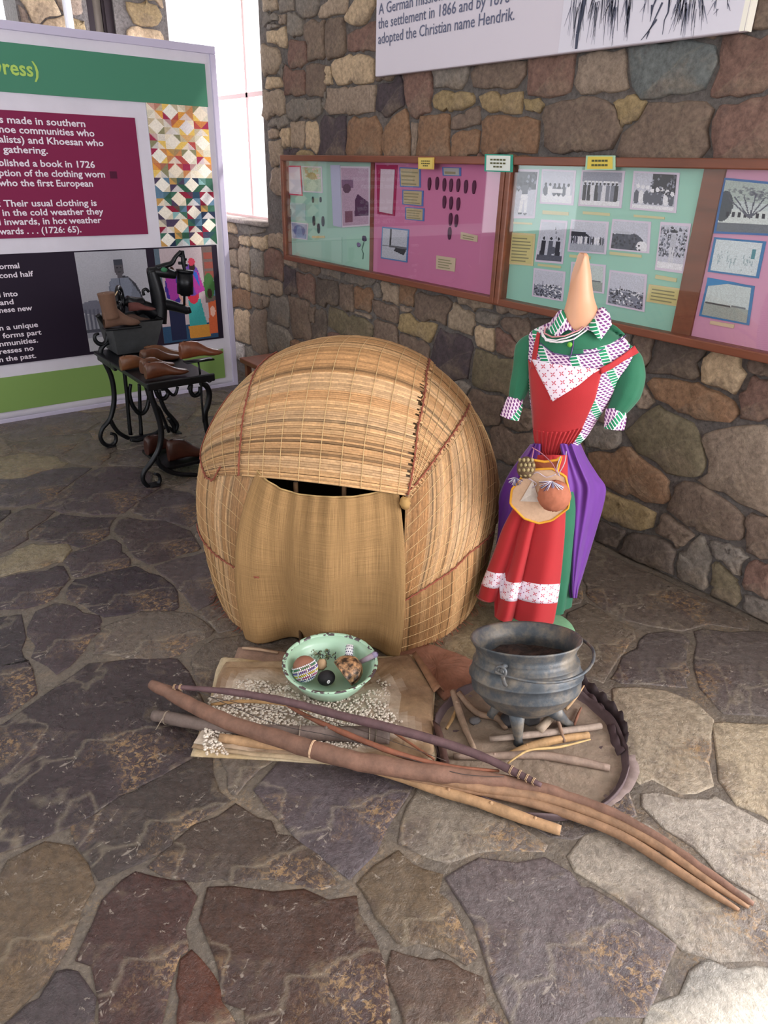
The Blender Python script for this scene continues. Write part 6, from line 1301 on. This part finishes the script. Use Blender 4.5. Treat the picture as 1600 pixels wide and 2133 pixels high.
# old patching machine
YM=4.22; pm=empty('patching_machine',oY(325,668,YM),'old black shoe patching machine with long arm standing in the metal box','sewing machine')
w=lambda x,y,d=0:oY(x,y,YM+d)
sc_=mpp(w(330,600))
def T(name,pts,rad,m='iron',n=12,flat=1,smooth=4,col=(1,1,1)):
    mb=MB(); mb.tube([w(p_[0],p_[1],p_[2] if len(p_)>2 else 0) for p_ in pts],[r_*sc_ for r_ in rad],n,0,col,smooth=smooth,flat=flat); return mb.build(name,MT[m],pm)
T('column',[(330,672),(332,640),(328,610),(322,585),(315,563)],[17,16,15,13,10]); T('arm',[(322,628),(345,633),(370,640),(391,647)],[13,12,10,8]); T('arm_end',[(388,640),(392,652)],[8,8],smooth=0)
T('head',[(308,566),(325,566),(345,568),(365,573)],[8,10,11,8]); T('frame_arm',[(326,560),(345,553),(358,548),(366,535),(377,524)],[7,6,5,4,4]); T('needle_bar',[(380,522),(382,545),(384,562),(384,650)],[4,5,3,2.5],smooth=0)
T('drum',[(385,566),(386,612)],[17,17],n=24,smooth=0); T('drum_cap',[(385,562),(385,568)],[18,18],n=24,smooth=0); T('drum_base',[(386,610),(386,616)],[12,10],n=24,smooth=0)
for x,y in ((378,533),(384,540),(376,548),(386,552)): T('thumb_screw',[(x-4,y),(x+4,y)],[3,3],smooth=0)
mb=MB(); mb.blob(w(342,562,-.03),(.02,.015,.014),10,6,0,lin('#2f6a4a'),.1); mb.build('green_mark',MT['vcm'],pm,label='faded green patch on the head')
T('hook_lever',[(300,615),(298,606),(304,602),(310,608)],[3,3,3,3]); T('gear_housing',[(262,625),(280,632),(300,630)],[10,13,10])
c=w(250,627,-.05); mb=MB(); axw=np.array([.85,-.5,0])
for rr,rt in ((.078,.011),(.055,.005)): 
    uu=np.cross(axw/np.linalg.norm(axw),[0,0,1.]); mb.tube([c+rr*(math.cos(t)*uu+math.sin(t)*np.array([0,0,1.])) for t in np.linspace(0,2*math.pi,30)],rt,8)
for k in range(5):
    t=k*2*math.pi/5; mb.tube([c,c+.074*(math.cos(t)*uu+math.sin(t)*np.array([0,0,1.]))],.006,6)
mb.build('hand_wheel',MT['iron'],pm)
T('base_lump',[(280,650),(300,640),(325,655)],[10,14,14])
# shoes and wooden lasts
def lastmesh(L,h,wd,top='#84492a',heelcol=None):
    """shoe last along +x: flat sole, high squared heel block, long slope to a rounded toe"""
    X=[0,.02,.12,.28,.42,.52,.62,.74,.86,.95,1.0]; Hh=[.78,.95,1,.99,.9,.72,.55,.42,.33,.26,.12]; Ww=[.55,.66,.72,.66,.62,.72,.88,1,.9,.6,.18]; Tt=[.9,.9,.85,.7,.55,.55,.6,.6,.6,.6,.6]
    sole=[0,0,0,.03,.06,.06,.03,.01,.02,.06,.1]; G=[]
    for x,hh_,w_,t_,s0 in zip(X,Hh,Ww,Tt,sole):
        row=[]
        for k in range(12):
            a=2*math.pi*k/12; cy,cz=math.cos(a),math.sin(a); e=math.copysign(abs(cy)**.6,cy); g_=math.copysign(abs(cz)**.7,cz)
            z=(g_*.5+.5); wz=1 if z<.5 else 1-(1-t_)*(z-.5)*2; row.append([x*L,e*wd/2*w_*wz,(s0+(hh_-s0)*z)*h])
        G.append(row)
    return np.array(G)
_lm={}
def lastmat(m,col):
    if m!='lastwood': return MT[m]
    if col not in _lm: _lm[col]=mat('waxed_wood_'+col[1:],col,.4,noise=.45,nscale=14,bump=.2,bscale=60)
    return _lm[col]
def placelast(name,pos,yaw,L,h,wd,col,label,cat='shoe last',group=None,m='lastwood',pitch=0):
    G=lastmesh(L,h,wd); n=12; mb=MB(); mb.grid(G.transpose(1,0,2),0,lin(col),closeu=True); mb.add(list(G[0]),[tuple(range(n))],0,lin(col)); mb.add(list(G[-1]),[tuple(range(n))[::-1]],0,lin(col))
    t=empty(name,(0,0,0),label,cat,group); mm=MT[m].copy() if 0 else lastmat(m,col); o=mb.build('body',mm,t); 
    mb=MB(); mb.tube([(L*.12,0,h*1.0),(L*.12,0,h*1.02)],wd*.10,8,0,lin('#2a1712')); mb.build('peg_hole',MT['vcm'],o)
    t.location=[float(v) for v in pos]; t.rotation_euler=(0,pitch,yaw); return t
gl='wooden shoe lasts on the iron stand table'
s3=mpp(oY(340,780,3.5)); zt2=z_t-.002
def atz(px,py,z): return gz(px,py,z)
placelast('shoe_last',oY(303,793,3.53)*[1,1,0]+[0,-.01,zt2+.008],.02,.235,.085,.075,'#552e1b','frontmost brown wooden shoe last on the stand table',group=gl)
placelast('shoe_last',oY(300,777,3.66)*[1,1,0]+[-.01,0,zt2],.35,.22,.08,.07,'#593520','brown wooden shoe last just behind the frontmost one',group=gl)
placelast('shoe_last',oY(250,768,3.78)*[1,1,0]+[.005,0,zt2],.05,.22,.078,.07,'#684026','lightest brown wooden shoe last at the left table edge',group=gl)
placelast('shoe_last',oY(296,762,3.84)*[1,1,0]+[0,0,zt2],.15,.24,.085,.07,'#57321d','tall-heeled wooden last behind the others, before the metal box',group=gl)
placelast('shoe_last',oY(304,755,3.93)*[1,1,0]+[0,0,zt2],.05,.24,.080,.065,'#623d24','rearmost pale wooden last, only its toe showing past the tall-heeled one',group=gl)
rodp=oY(418,787,3.5); rtop=oY(413,752,3.5)
ls=placelast('shoe_last',oY(377,750,3.5)+[0,0,.004],-.02,.235,.09,.078,'#65351c','single brown wooden last raised on a thin iron rod at the table corner')
mb=MB(); mb.tube([rtop+[0,0,.0],rodp],.0055,8); lr=mb.build('last_rod',MT['iron'],st)
mb=MB(); mb.box((oY(385,750,3.5)[0],3.475,rtop[2]-.001),(oY(443,750,3.5)[0],3.525,rtop[2]+.006)); mb.build('rod_plate',MT['iron'],st)
c=oY(436,790,3.48); mb=MB(); mb.tube([c+.016*np.array([math.cos(t),0,math.sin(t)]) for t in np.linspace(0,6.28,16)],.003,6); mb.tube([c-[.016,0,0],c-[.045,0,-.006]],.003,6); mb.build('ring_pin',MT['iron'],st)
placelast('shoe_last',(1.30,3.64,.076),-.08,.235,.125,.085,'#3f1e14','dark red-brown high wooden last on the treadle')
placelast('shoe_last',(1.235,3.80,.076),.25,.225,.11,.08,'#3a1b14','darker wooden last behind the one on the treadle')
# brown ankle boot in the box
bo=empty('ankle_boot',oY(238,668,4.05),'worn brown leather ankle boot standing at the left of the metal box','boot'); zf=zt_-.005
x0=oY(213,660,4.0)[0]; G=lastmesh(.20,.11,.075); mb=MB(); G=G+np.array([x0+.01,4.02,zf]); mb.grid(G.transpose(1,0,2),0,lin('#5f4436'),closeu=True); mb.build('foot',MT['vcm'],bo)
mb=MB(); cx=x0+.055; mb.tube([(cx,4.02,zf+.05),(cx-.005,4.02,zf+.10),(cx-.01,4.02,zf+.16),(cx-.012,4.02,zf+.185)],[.045,.042,.044,.046],14,0,lin('#634737'),smooth=3); mb.build('shaft',MT['vcm'],bo)
mb=MB(); mb.box((x0+.005,3.985,zf-.012),(x0+.205,4.055,zf)); bevel(mb.build('sole',MT['iron'],bo,smooth=False),.004)
mb=MB(); mb.tube([w(216,611,-.2),w(226,617,-.2),w(238,616,-.2),(np.array(w(245,606,-.2)))],[.004,.009,.009,.004],8,0,lin('#cdb491'),smooth=3,flat=.4); tag(mb.build('curved_horn',MT['vcm'],None,origin=w(230,615,-.2)),'curved cream horn lying over the top of the brown boot','horn')
for k,(px,py,yw,c_,lab) in enumerate([(276,668,.1,'#4f3a32','dark low shoe in the metal box behind the ankle boot'),(282,640,-.2,'#5a2f2c','small reddish-brown shoe on the pile in the metal box')]):
    p_=oY(px,py,4.14); placelast('old_shoe',p_+[-.04,0,-.012 if k==0 else -.02],yw,.15,.05,.06,c_,lab,'shoe','old shoes in the metal box',m='vcm')
# low stool behind the hut, by the wall
sx,sy=2.34,4.35; zt3=oY(535,752,4.35)[2]
so_=empty('wooden_stool',(sx,sy,0),'low dark wooden stool mostly hidden behind the hut, below the window','stool')
xl_=oY(519,748,4.35)[0]
mb=MB(); mb.box((xl_,4.2,zt3-.035),(xl_+.42,4.5,zt3)); bevel(mb.build('seat',MT['wood'],so_,smooth=False),.006)
for dx in (.03,.36):
    for dy in (4.22,4.45): mb=MB(); mb.box((xl_+dx,dy,0),(xl_+dx+.035,dy+.035,zt3-.035)); mb.build('leg',MT['wood'],so_,smooth=False)
